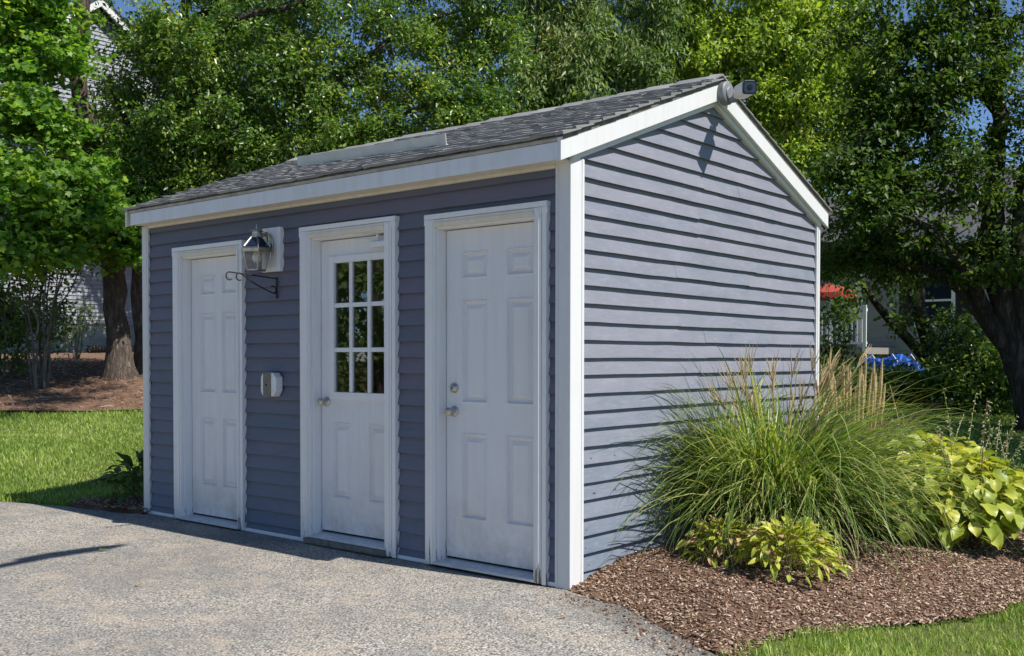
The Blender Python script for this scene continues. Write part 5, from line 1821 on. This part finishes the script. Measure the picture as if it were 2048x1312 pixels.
def hosta(name, label, base, n, rad, height, L, W, mats, seed, stretch=(1, 1), tiltr=(0.1, 0.9), lowp=0.45):
    rg = random.Random(seed)
    root = empty(name, base)
    tag(root, label, 'hosta')
    var = [hosta_leaf(L * rg.uniform(.85, 1.1), W * rg.uniform(.85, 1.12), rg.uniform(0.5, 1.3), rg.uniform(-.05, .14), seed * 10 + i, MAT[mats[i % len(mats)]]) for i in range(8)]
    for i in range(n):
        t_ = (i + 0.5) / n
        rr = rad * t_ ** 0.55 * rg.uniform(0.8, 1.08)
        q_ = min(1.0, rr / rad)
        a = i * 2.39996 + rg.uniform(-.4, .4)
        dome = height * math.sqrt(max(0.0, 1 - 0.93 * q_ ** 2))
        low = rg.uniform(0.35, 1.0) if rg.random() < lowp else rg.uniform(0.85, 1.06)
        p = Vector((math.cos(a) * rr * stretch[0], math.sin(a) * rr * stretch[1], max(0.03, dome * low)))
        o = bpy.data.objects.new('leaf', var[rg.randrange(8)])
        link(o, root)
        s_ = rg.uniform(0.62, 1.15)
        pitch = tiltr[0] + (tiltr[1] - tiltr[0]) * q_ ** 1.5 + rg.uniform(-.4, .4)
        if base[0] + p.x < 0.12 and base[1] > 0.05 and base[0] > -1:
            p.x = 0.12 - base[0]
        o.matrix_local = Matrix.Translation(p) @ Matrix.Rotation(a + rg.uniform(-.8, .8), 4, 'Z') @ Matrix.Rotation(pitch, 4, 'Y') @ Matrix.Rotation(rg.uniform(-.6, .6), 4, 'X') @ Matrix.Scale(s_, 4)
    return root


def stalk(root, base, top, pods, seed, mat='stalk', podmat='flower', curve=0.1):
    rg = np.random.default_rng(seed)
    b, t_ = np.array(base, float), np.array(top, float)
    q = np.linspace(0, 1, 9)[:, None]
    side = unit(np.array([[t_[0] - b[0], t_[1] - b[1], 0]]) + 1e-6)[0]
    path = b + q * (t_ - b) + np.sin(q * np.pi) * side * -curve * np.linalg.norm(t_ - b) * .5
    mb = MB().tube(path, list(np.linspace(.0045, .002, 9)), 5)
    o = mb.build('flower_stalk', MAT[mat], root, True)
    rb = np.array(root.location)
    setp(o, rb)
    pm = MB()
    for i in range(pods):
        u = 0.48 + 0.52 * (i + rg.random() * .8) / pods
        j = min(int(u * 8), 7)
        c = path[j] + (path[j + 1] - path[j]) * (u * 8 - j)
        a = rg.uniform(0, 2 * np.pi)
        d = np.array([math.cos(a), math.sin(a), -.2]) * 0.013
        pm.tube([c, c + d * .6, c + d * .95, c + d * 1.5 + [0, 0, -.004]], [0.001, 0.0034, 0.0040, 0.001], 5)
    o2 = pm.build('seed_pods', MAT[podmat], o, True)
    o2['kind'] = 'stuff'
    setp(o2, rb) if False else None
    return o


hA = (0.50, 0.84, mound(0.50, 0.84))
hosta('small_hosta', 'small hosta with withered brown leaf edges nearer the wall', hA, 230, 0.24, 0.22, 0.085, 0.034, ['hosta_lime', 'hosta_lime', 'dry_leaf', 'hosta_lime'], 3, tiltr=(-.8, 0.7))
hB = (0.98, 0.72, mound(0.98, 0.72))
hosta('small_hosta', 'small lime green hosta nearer the lawn', hB, 290, 0.27, 0.26, 0.095, 0.036, ['hosta_lime', 'hosta_lime', 'hosta_gold', 'hosta_lime', 'hosta_lime', 'hosta_lime', 'hosta_gold', 'dry_leaf'], 4, tiltr=(-.8, 0.75))
hC = (1.27, 2.62, mound(1.27, 2.62))
hcl = hosta('gold_hosta', 'large golden hosta mound at the lawn edge of the bed', hC, 299, 0.62, 0.54, 0.142, 0.098, ['hosta_gold', 'hosta_gold', 'hosta_gold', 'hosta_lime', 'hosta_gold'], 5, tiltr=(0.0, 0.95), lowp=0.15, stretch=(1.0, 1.0))
hE = (1.08, 2.80, mound(1.08, 2.80))
hosta('gold_hosta', 'paler golden hosta half hidden behind the arching grass', hE, 240, 0.58, 0.60, 0.135, 0.092, ['hosta_gold', 'hosta_gold', 'hosta_lime'], 8, tiltr=(-.1, 0.9), lowp=0.2)
# the crowded lower leaves of the gold hosta
rgi = random.Random(41)
mb = MB()
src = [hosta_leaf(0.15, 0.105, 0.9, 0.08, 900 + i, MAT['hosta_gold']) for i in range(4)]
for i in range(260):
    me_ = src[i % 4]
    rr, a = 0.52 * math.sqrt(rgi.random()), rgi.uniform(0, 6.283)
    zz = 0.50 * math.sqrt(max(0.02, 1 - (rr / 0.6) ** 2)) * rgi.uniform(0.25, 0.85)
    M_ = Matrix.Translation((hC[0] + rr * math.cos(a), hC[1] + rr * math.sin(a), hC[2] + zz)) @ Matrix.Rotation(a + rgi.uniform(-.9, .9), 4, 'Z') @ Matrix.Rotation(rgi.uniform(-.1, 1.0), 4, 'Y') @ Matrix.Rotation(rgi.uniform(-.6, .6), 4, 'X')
    mb.add([M_ @ v.co for v in me_.vertices], [tuple(p.vertices) for p in me_.polygons])
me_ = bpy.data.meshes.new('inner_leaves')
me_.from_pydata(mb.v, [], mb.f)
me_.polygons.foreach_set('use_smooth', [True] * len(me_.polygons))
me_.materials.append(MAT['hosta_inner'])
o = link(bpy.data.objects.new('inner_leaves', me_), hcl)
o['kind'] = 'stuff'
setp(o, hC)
hD = (-4.78, 0.20, 0.03)
hosta('dark_hosta', 'dark green hosta in the shade at the far corner of the shed', hD, 80, 0.34, 0.36, 0.21, 0.06, ['hosta_dark'], 6, tiltr=(-.9, 0.6))
# tall seed stalks above the gold hosta
rgh = np.random.default_rng(77)
for i in range(24):
    a = rgh.uniform(0, 2 * np.pi)
    rr = 0.45 * math.sqrt(rgh.random())
    b_ = np.array(hC) + [rr * math.cos(a), rr * math.sin(a) + .1, 0.25]
    ht = rgh.uniform(0.55, 0.92)
    t_ = np.array(hC) + [rr * 1.5 * math.cos(a) + rgh.normal(0, .1), rr * 1.5 * math.sin(a) + .15 + rgh.normal(0, .1), ht + 0.1]
    stalk(hcl, b_, t_, rgh.integers(8, 18), 400 + i, 'brown_stalk' if i % 4 == 0 else 'stalk')
# a few stems standing over the small hostas
for q, (hh_, nm) in enumerate(((hA, 3), (hB, 3))):
    rt_ = [o for o in COL.objects if o.name.startswith('small_hosta')][q]
    for i in range(nm):
        a = rgh.uniform(0, 6.28)
        b_ = np.array(hh_) + [0.08 * math.cos(a), 0.08 * math.sin(a), 0.03]
        t_ = b_ + [0.12 * math.cos(a), 0.12 * math.sin(a), rgh.uniform(.28, .42)]
        o = stalk(rt_, b_, t_, 5, 460 + q * 10 + i, 'stalk', 'hosta_lime')


# ================================================================== neighbouring buildings
def stepped(mb, kind, c, a0, a1, z0, z1, exp=0.1016, out=0.02, top=None, step=None):
    """clapboards on a wall; kind 'x' = wall faces +x at x=c (a along y), 'y' = wall faces -y at y=c (a along x). top(z) -> (a0,a1) limits"""
    z = z0
    while z < z1 - 0.01:
        h = min(exp, z1 - z)
        lo, hi = (a0, a1) if top is None else top(z + h * .5)
        if hi - lo > 0.05:
            if kind == 'x':
                mb.add([(c + out, lo, z), (c + out, hi, z), (c, hi, z + h), (c, lo, z + h), (c - .05, lo, z), (c - .05, hi, z)], [(0, 1, 2, 3), (4, 5, 1, 0)])
            else:
                mb.add([(lo, c - out, z), (hi, c - out, z), (hi, c, z + h), (lo, c, z + h), (lo, c + .05, z), (hi, c + .05, z)], [(0, 1, 2, 3), (4, 5, 1, 0)])
        z += exp
    return mb


def flat_build(mb, name, mat, parent, kind=None):
    me = bpy.data.meshes.new(name)
    me.from_pydata(mb.v, [], mb.f)
    me.update()
    me.materials.append(mat)
    o = link(bpy.data.objects.new(name, me), parent)
    if kind:
        o['kind'] = kind
    return o


MAT['house_blue'] = simple('blue_grey_house_siding', (0.30, 0.31, 0.35), 0.6, 0.12, 3, 0.05)
MAT['house_shade_tone'] = simple('house_siding_shade_tone', (0.26, 0.285, 0.265), 0.6, 0.10, 3, 0.05)  # siding of the wall turned from the sun, its shade put into the colour
MAT['house_lit_tone'] = simple('house_siding_lit_tone', (0.46, 0.43, 0.40), 0.6, 0.10, 3, 0.05)  # paler copy of the same siding, sunlight put into the colour
MAT['house_pink'] = simple('pale_pink_house_siding', (0.36, 0.32, 0.32), 0.6, 0.10, 3, 0.05)
MAT['roof_far'] = simple('dark_roof', (0.08, 0.08, 0.085), 0.9, 0.3, 8, 0.4)
MAT['tarp'] = simple('blue_tarp', (0.015, 0.09, 0.38), 0.45, 0.25, 4, 0.2)
MAT['red_cloth'] = simple('red_canvas', (0.36, 0.05, 0.035), 0.7, 0.15, 8, 0.1)
MAT['deck_wood'] = simple('grey_deck_wood', (0.26, 0.24, 0.22), 0.85, 0.2, 12, 0.3)
MAT['brick'] = simple('red_brick', (0.24, 0.11, 0.075), 0.9, 0.3, 25, 0.4)

# tall blue grey house on the left; the wall faces +x
HX = -21.5
h1 = empty('blue_house', (HX, 8.0, 1.4))
tag(h1, 'tall blue grey clapboard house behind the maple', 'house')
H1 = (HX, 8.0, 1.4)
PKY, PKZ = 8.75, 10.35
HS = 0.74
yR, yL = 13.6, 3.9


def lim1(z):
    d = (PKZ - 0.25 - z) / HS
    return (max(yL, PKY - d), min(yR, PKY + d))


setp(flat_build(stepped(MB(), 'x', HX, yL, yR, 2.13, PKZ - 0.3, 0.1016, 0.022, lim1), 'siding', MAT['house_blue'], h1, 'stuff'), H1)
setp(MB().box(HX - 0.12, HX - 0.02, yL + .02, yR - .02, 0.6, 2.128).build('foundation', MAT['concrete'], h1), H1)
setp(MB().prism([(HX - .13, yL + .03, 0.4), (HX - .13, yR - .03, 0.4), (HX - .13, yR - .03, 6.6), (HX - .13, PKY, PKZ - .3), (HX - .13, yL + .03, 6.6)], (-9, 0, 0)).build('house_body', MAT['house_blue'], h1), H1)
for s_, ye in ((1, yR + .35), (-1, yL - .35)):
    dz = abs(ye - PKY) * HS
    setp(MB().prism([(HX + .30, PKY, PKZ), (HX + .30, ye, PKZ - dz), (HX + .30, ye, PKZ - dz - .24), (HX + .30, PKY, PKZ - .24)], (-.06, 0, 0)).build('rake_board', MAT['rake'], h1), H1)
    setp(MB().prism([(HX + .34, PKY, PKZ + .04), (HX + .34, ye, PKZ - dz + .04), (HX + .34, ye, PKZ - dz), (HX + .34, PKY, PKZ)], (-9.6, 0, 0)).build('roof', MAT['roof_far'], h1), H1)
setp(MB().box(HX - .01, HX + .03, 9.95, 10.0, .9, 2.1).build('downpipe', MAT['iron'], h1), H1)
tr = on_ground(225, 703, 24.5)
dr = empty('drain_pipe', tuple(tr))
tag(dr, 'black corrugated drain pipe lying by the house foundation', 'pipe')
mb = MB()
for i in range(16):
    p_ = tr + np.array([-0.1, -0.55 + i * 0.075, 0.11])
    mb.lathe([(0.09, 0), (0.11, 0.02), (0.11, 0.045), (0.09, 0.066)], tuple(p_), (0, 1, 0), 12)
setp(mb.build('pipe_run', MAT['black'], dr, True), tr)
setp(MB().lathe([(0.118, 0), (0.124, 0.01), (0.124, 0.07), (0.118, 0.08)], tuple(tr + np.array([-0.1, 0.66, 0.11])), (0, 1, 0), 14).build('end_collar', MAT['black'], dr, True), tr)

# grey house on the right: shaded wall faces -y, lit wall faces +x
HY, HXR = 21.8, -3.1
h2 = empty('grey_house', (HXR, HY, 1.0))
tag(h2, 'low grey house with pale siding behind the leaning trees', 'house')
H2 = (HXR, HY, 1.0)
HXL = -6.85
setp(flat_build(stepped(MB(), 'y', HY, HXL, HXR, 1.05, 4.3, 0.11, 0.02), 'shaded_siding', MAT['house_shade_tone'], h2, 'stuff'), H2)
setp(flat_build(stepped(MB(), 'x', HXR, HY, HY + 7.5, 1.05, 6.2, 0.11, 0.022, lambda z: (HY, HY + 7.5) if z < 4.3 else (HY + (z - 4.3) * 1.6, HY + 7.5 - (z - 4.3) * 1.6)), 'lit_siding', MAT['house_lit_tone'], h2, 'stuff'), H2)
setp(MB().box(HXL + .03, HXR - .03, HY + .06, HY + 7.4, 0.5, 4.3).build('house_body', MAT['house_shade_tone'], h2), H2)
setp(MB().box(HXL - .06, HXL + .06, HY - .05, HY + .06, 0.8, 4.3).build('corner_board', MAT['white'], h2), H2)
setp(MB().box(HXR - .06, HXR + .05, HY - .05, HY + .05, 0.8, 4.3).build('corner_board', MAT['white'], h2), H2)
setp(MB().prism([(HXL - .3, HY - .4, 4.25), (HXL - .3, HY + 3.7, 6.5), (HXL - .3, HY + 7.8, 4.25), (HXL - .3, HY + 7.8, 4.1), (HXL - .3, HY + 3.7, 6.3), (HXL - .3, HY - .4, 4.1)], (HXR - HXL + .7, 0, 0)).build('roof', MAT['roof_far'], h2), H2)
setp(MB().box(HXL - .3, HXR + .4, HY - .44, HY - .40, 4.08, 4.27).build('fascia', MAT['white'], h2), H2)
wx0, wx1, wz0, wz1 = -5.35, -4.55, 2.15, 3.3
win = MB()
for a, b, c, e in ((wx0 - .09, wx0, wz0 - .09, wz1 + .09), (wx1, wx1 + .09, wz0 - .09, wz1 + .09), (wx0, wx1, wz1, wz1 + .09), (wx0, wx1, wz0 - .09, wz0), (wx0, wx1, 2.70, 2.75)):
    win.box(a, b, HY - .07, HY - .005, c, e)
wo_ = win.build('window', MAT['white'], h2)
setp(wo_, H2)
for c, e in ((wz0, 2.70), (2.75, wz1)):
    MB().box(wx0 + .001, wx1 - .001, HY - .035, HY - .028, c + .001, e - .001).build('pane', MAT['solar'], wo_)
for sx in (wx0 - .47, wx1 + .11):
    setp(MB().box(sx, sx + .34, HY - .06, HY - .024, wz0 - .05, wz1 + .05).build('shutter', MAT['iron'], h2), H2)
chm = MB().box(HXR + .04, HXR + .55, HY + .35, HY + 1.0, 0.6, 3.4).build('chimney', MAT['brick'], h2)
setp(chm, H2)
# pale pink house far behind the shed corner
h3 = empty('pink_house', (-13, 30, 1.2))
tag(h3, 'pale pinkish house glimpsed just past the shed corner', 'house')
H3 = (-13, 30, 1.2)
setp(flat_build(stepped(MB(), 'y', 29.0, -16.5, -8.2, 1.2, 5.2, 0.12, 0.02), 'siding', MAT['house_pink'], h3, 'stuff'), H3)
setp(MB().box(-16.4, -8.25, 29.06, 35, 0.6, 5.2).build('house_body', MAT['house_pink'], h3), H3)
setp(MB().prism([(-16.8, 28.5, 5.15), (-16.8, 32, 7.2), (-16.8, 35.5, 5.15)], (9.0, 0, 0)).build('roof', MAT['roof_far'], h3), H3)
setp(MB().box(-9.9, -8.9, 28.9, 28.97, 3.0, 3.5).build('brick_band', MAT['brick'], h3), H3)

# deck railing with white balusters
dk = on_ground(1672, 690, 25.0)
dkz = at(1672, 690, 25.0)[2]
rl = empty('deck_railing', (dk[0], dk[1], dk[2]))
tag(rl, 'white baluster railing on a raised wooden deck past the shed corner', 'railing')
RL = tuple(dk)
dx0, dx1, dy = dk[0] - 2.2, dk[0] + 0.75, dk[1]
setp(MB().box(dx0, dx1, dy, dy + 2.5, dkz - .22, dkz - .06).build('deck', MAT['deck_wood'], rl), RL)
setp(MB().box(dx0, dx1, dy + .01, dy + .06, dkz + .80, dkz + .87).build('top_rail', MAT['white'], rl), RL)
setp(MB().box(dx0, dx1, dy + .015, dy + .055, dkz + .02, dkz + .07).build('bottom_rail', MAT['white'], rl), RL)
x_ = dx0 + .05
while x_ < dx1 - .03:
    setp(MB().box(x_, x_ + .035, dy + .018, dy + .052, dkz + .071, dkz + .799).build('baluster', MAT['white'], rl), RL)
    x_ += 0.125
for x_ in (dx0, dx0 + 1.45, dx1 - .09):
    setp(MB().box(x_, x_ + .09, dy - .03, dy + .0095, dk[2] - .1, dkz + .95).build('post', MAT['white'], rl), RL)
# red parasol on the deck
pb = np.array([dx0 + 1.5, dy + 1.3, dkz - .05])
um = empty('parasol', tuple(pb))
tag(um, 'red canvas parasol above the deck railing', 'parasol')
zc_ = at(1670, 585, 26.0)[2]
setp(MB().tube([pb, [pb[0], pb[1], zc_ + .28]], 0.025, 8).build('pole', MAT['white'], um), pb)
mb = MB()
apex = (pb[0], pb[1], zc_ + .30)
ring = [(pb[0] + 0.70 * math.cos(i * math.pi / 4), pb[1] + 0.70 * math.sin(i * math.pi / 4), zc_) for i in range(8)]
low = [(p[0], p[1], p[2] - .14) for p in ring]
mb.add([apex] + ring + low, [(0, 1 + i, 1 + (i + 1) % 8) for i in range(8)] + [(1 + i, 9 + i, 9 + (i + 1) % 8, 1 + (i + 1) % 8) for i in range(8)])
cn = flat_build(mb, 'canopy', MAT['red_cloth'], um)
sm = cn.modifiers.new('thick', 'SOLIDIFY')
sm.thickness = 0.01
setp(cn, pb)
for i in range(8):
    setp(MB().tube([(pb[0], pb[1], zc_ + .15), tuple(np.array(ring[i]) * .98 + np.array(apex) * .02 - [0, 0, .02])], 0.012, 5).build('rib', MAT['white'], um), pb)
# blue tarp thrown over a pile
tc = on_ground(1785, 735, 19.5)
tz = at(1785, 700, 19.5)[2]
tp_ = empty('tarp_pile', tuple(tc))
tag(tp_, 'crumpled bright blue tarp over a long low pile in front of the grey house', 'tarp')
nu, nv = 40, 16
V = []
lat = np.array([LT[0], LT[1], 0])
dep = np.array([FW[0], FW[1], 0])
rgt = np.random.default_rng(4)
hgt = 0.56
for i in range(nu):
    for j in range(nv):
        u, v = i / (nu - 1) * 2 - 1, j / (nv - 1) * 2 - 1
        e = max(0, 1 - abs(u) ** 3) ** .6 * max(0, 1 - abs(v) ** 2.6) ** .7
        prof = (1.0 - .32 * max(0, u)) * (1 + .10 * math.sin(u * 7) + .08 * math.sin(u * 17 + v * 5))
        z_ = hgt * e * prof + rgt.normal(0, .012) + 0.02
        p_ = tc + lat * (u * 0.85) + dep * (v * 0.6) + np.array([0, 0, z_])
        V.append(tuple(p_))
F = [(i * nv + j, (i + 1) * nv + j, (i + 1) * nv + j + 1, i * nv + j + 1) for i in range(nu - 1) for j in range(nv - 1)]
to = flat_build(MB().add(V, F), 'tarp_sheet', MAT['tarp'], tp_)
setp(to, tc)
mb = MB()
for u in (-.5, 0.0, .45):
    p0 = tc + lat * (u * .78) - dep * .6 + np.array([0, 0, .03])
    mb.tube([p0, p0 + dep * .3 + [0, 0, hgt * .8], p0 + dep * .6 + [0, 0, hgt * 1.08], p0 + dep * .9 + [0, 0, hgt * .8], p0 + dep * 1.2], 0.009, 5)
setp(mb.build('tie_rope', MAT['white'], tp_), tc)

# fallen twig on the mulch
tb_ = on_ground(285, 812, 13.4)
tw_ = MB().tube([tb_ + [-.35, .1, .05], tb_ + [0, .05, .07], tb_ + [.3, -.05, .05], tb_ + [.45, .0, .09]], [.006, .009, .008, .004], 5).build('fallen_twig', MAT['twig'])
tag(tw_, 'pale fallen twig on the mulch edge by the far corner post', 'twig')
# small litter on the asphalt
rgl = random.Random(12)
lf = hosta_leaf(0.05, 0.03, 0.4, 0.1, 5, MAT['hosta_lime'])
lf2 = hosta_leaf(0.045, 0.028, 0.8, 0.2, 6, MAT['dry_leaf'])
o = bpy.data.objects.new('fallen_leaf', lf)
link(o)
o.location = (-3.06, -1.12, 0.012)
o.rotation_euler = (0, 0.1, 1.1)
tag(o, 'small green leaf lying across the dark streak on the asphalt', 'leaf')
for x_, y_, lab in ((-1.9, -1.5, 'tiny curled brown leaf out on the open asphalt'), (0.35, -0.55, 'tiny curled brown leaf on the asphalt near the mulch edge'), (-2.9, -0.55, 'tiny curled brown leaf on the asphalt near the plain door'),
                    (-1.15, -0.27, 'tiny curled brown leaf at the foot of the wall between two doors')):
    o = bpy.data.objects.new('fallen_leaf', lf2)
    link(o)
    o.location = (x_, y_, 0.010)
    s_ = rgl.uniform(.45, .9)
    o.scale = (s_, s_, s_)
    o.rotation_euler = (0, 0.15, rgl.uniform(0, 6.28))
    tag(o, lab, 'leaf', 'dry leaves on the asphalt')
_be = bed_edge[:34]
chips('spilled_chips', [(p[0] + .05, p[1] - .03) for p in _be] + [(p[0] - .05, p[1] + .02) for p in _be[::-1]], 1500, lambda x, y: 0.006, 25, 0.01, 0.045, 'bark chips strewn along the edge of the lawn')
chips('spilled_chips', [(0.08, -0.07), (0.3, -0.12), (0.62, -0.27), (0.95, -0.47), (1.24, -0.63), (1.18, -0.80), (0.85, -0.62), (0.45, -0.36), (0.0, -0.18)], 190, lambda x, y: 0.004, 24, 0.01, 0.04, 'bark chips spilled over the edge of the asphalt')

# unseen street lamp, added so its arm throws the streak on the asphalt
slp = empty('unseen_street_lamp', (1.55, -6.6, 0))
tag(slp, 'unseen street lamp added beside the drive to throw a streak of shade', 'street lamp')
SLP = (1.55, -6.6, 0)
za = 6.0
off = np.array([SUN.x / SUN.z * za, SUN.y / SUN.z * za, za])
tipA = np.array([-3.17, -0.86, 0]) + off
tipB = np.array([-2.98, -2.3, 0]) + off
setp(MB().tube([(1.55, -6.6, -.1), (1.55, -6.6, 0.5), (1.55, -6.6, 5.6)], [0.09, 0.07, 0.05], 14).build('pole', MAT['iron'], slp, True), SLP)
setp(MB().tube([(1.55, -6.6, 5.5), (1.52, -5.6, 5.85), tuple(tipB + [0, -.4, 0]), tuple(tipB), tuple(tipA + [0, -.4, 0])], [0.05, 0.045, 0.045, 0.05, 0.05], 10).build('arm', MAT['iron'], slp, True), SLP)
setp(MB().tube([tuple(tipA + [0, -.75, 0]), tuple(tipA + [0, -.5, .01]), tuple(tipA + [0, -.2, 0]), tuple(tipA)], [0.05, 0.085, 0.075, 0.02], 12).build('lamp_head', MAT['iron'], slp, True), SLP)
setp(MB().lathe([(0.16, 0), (0.16, 0.05), (0.10, 0.09)], (1.55, -6.6, 0), (0, 0, 1), 16).build('base_plate', MAT['iron'], slp, True), SLP)
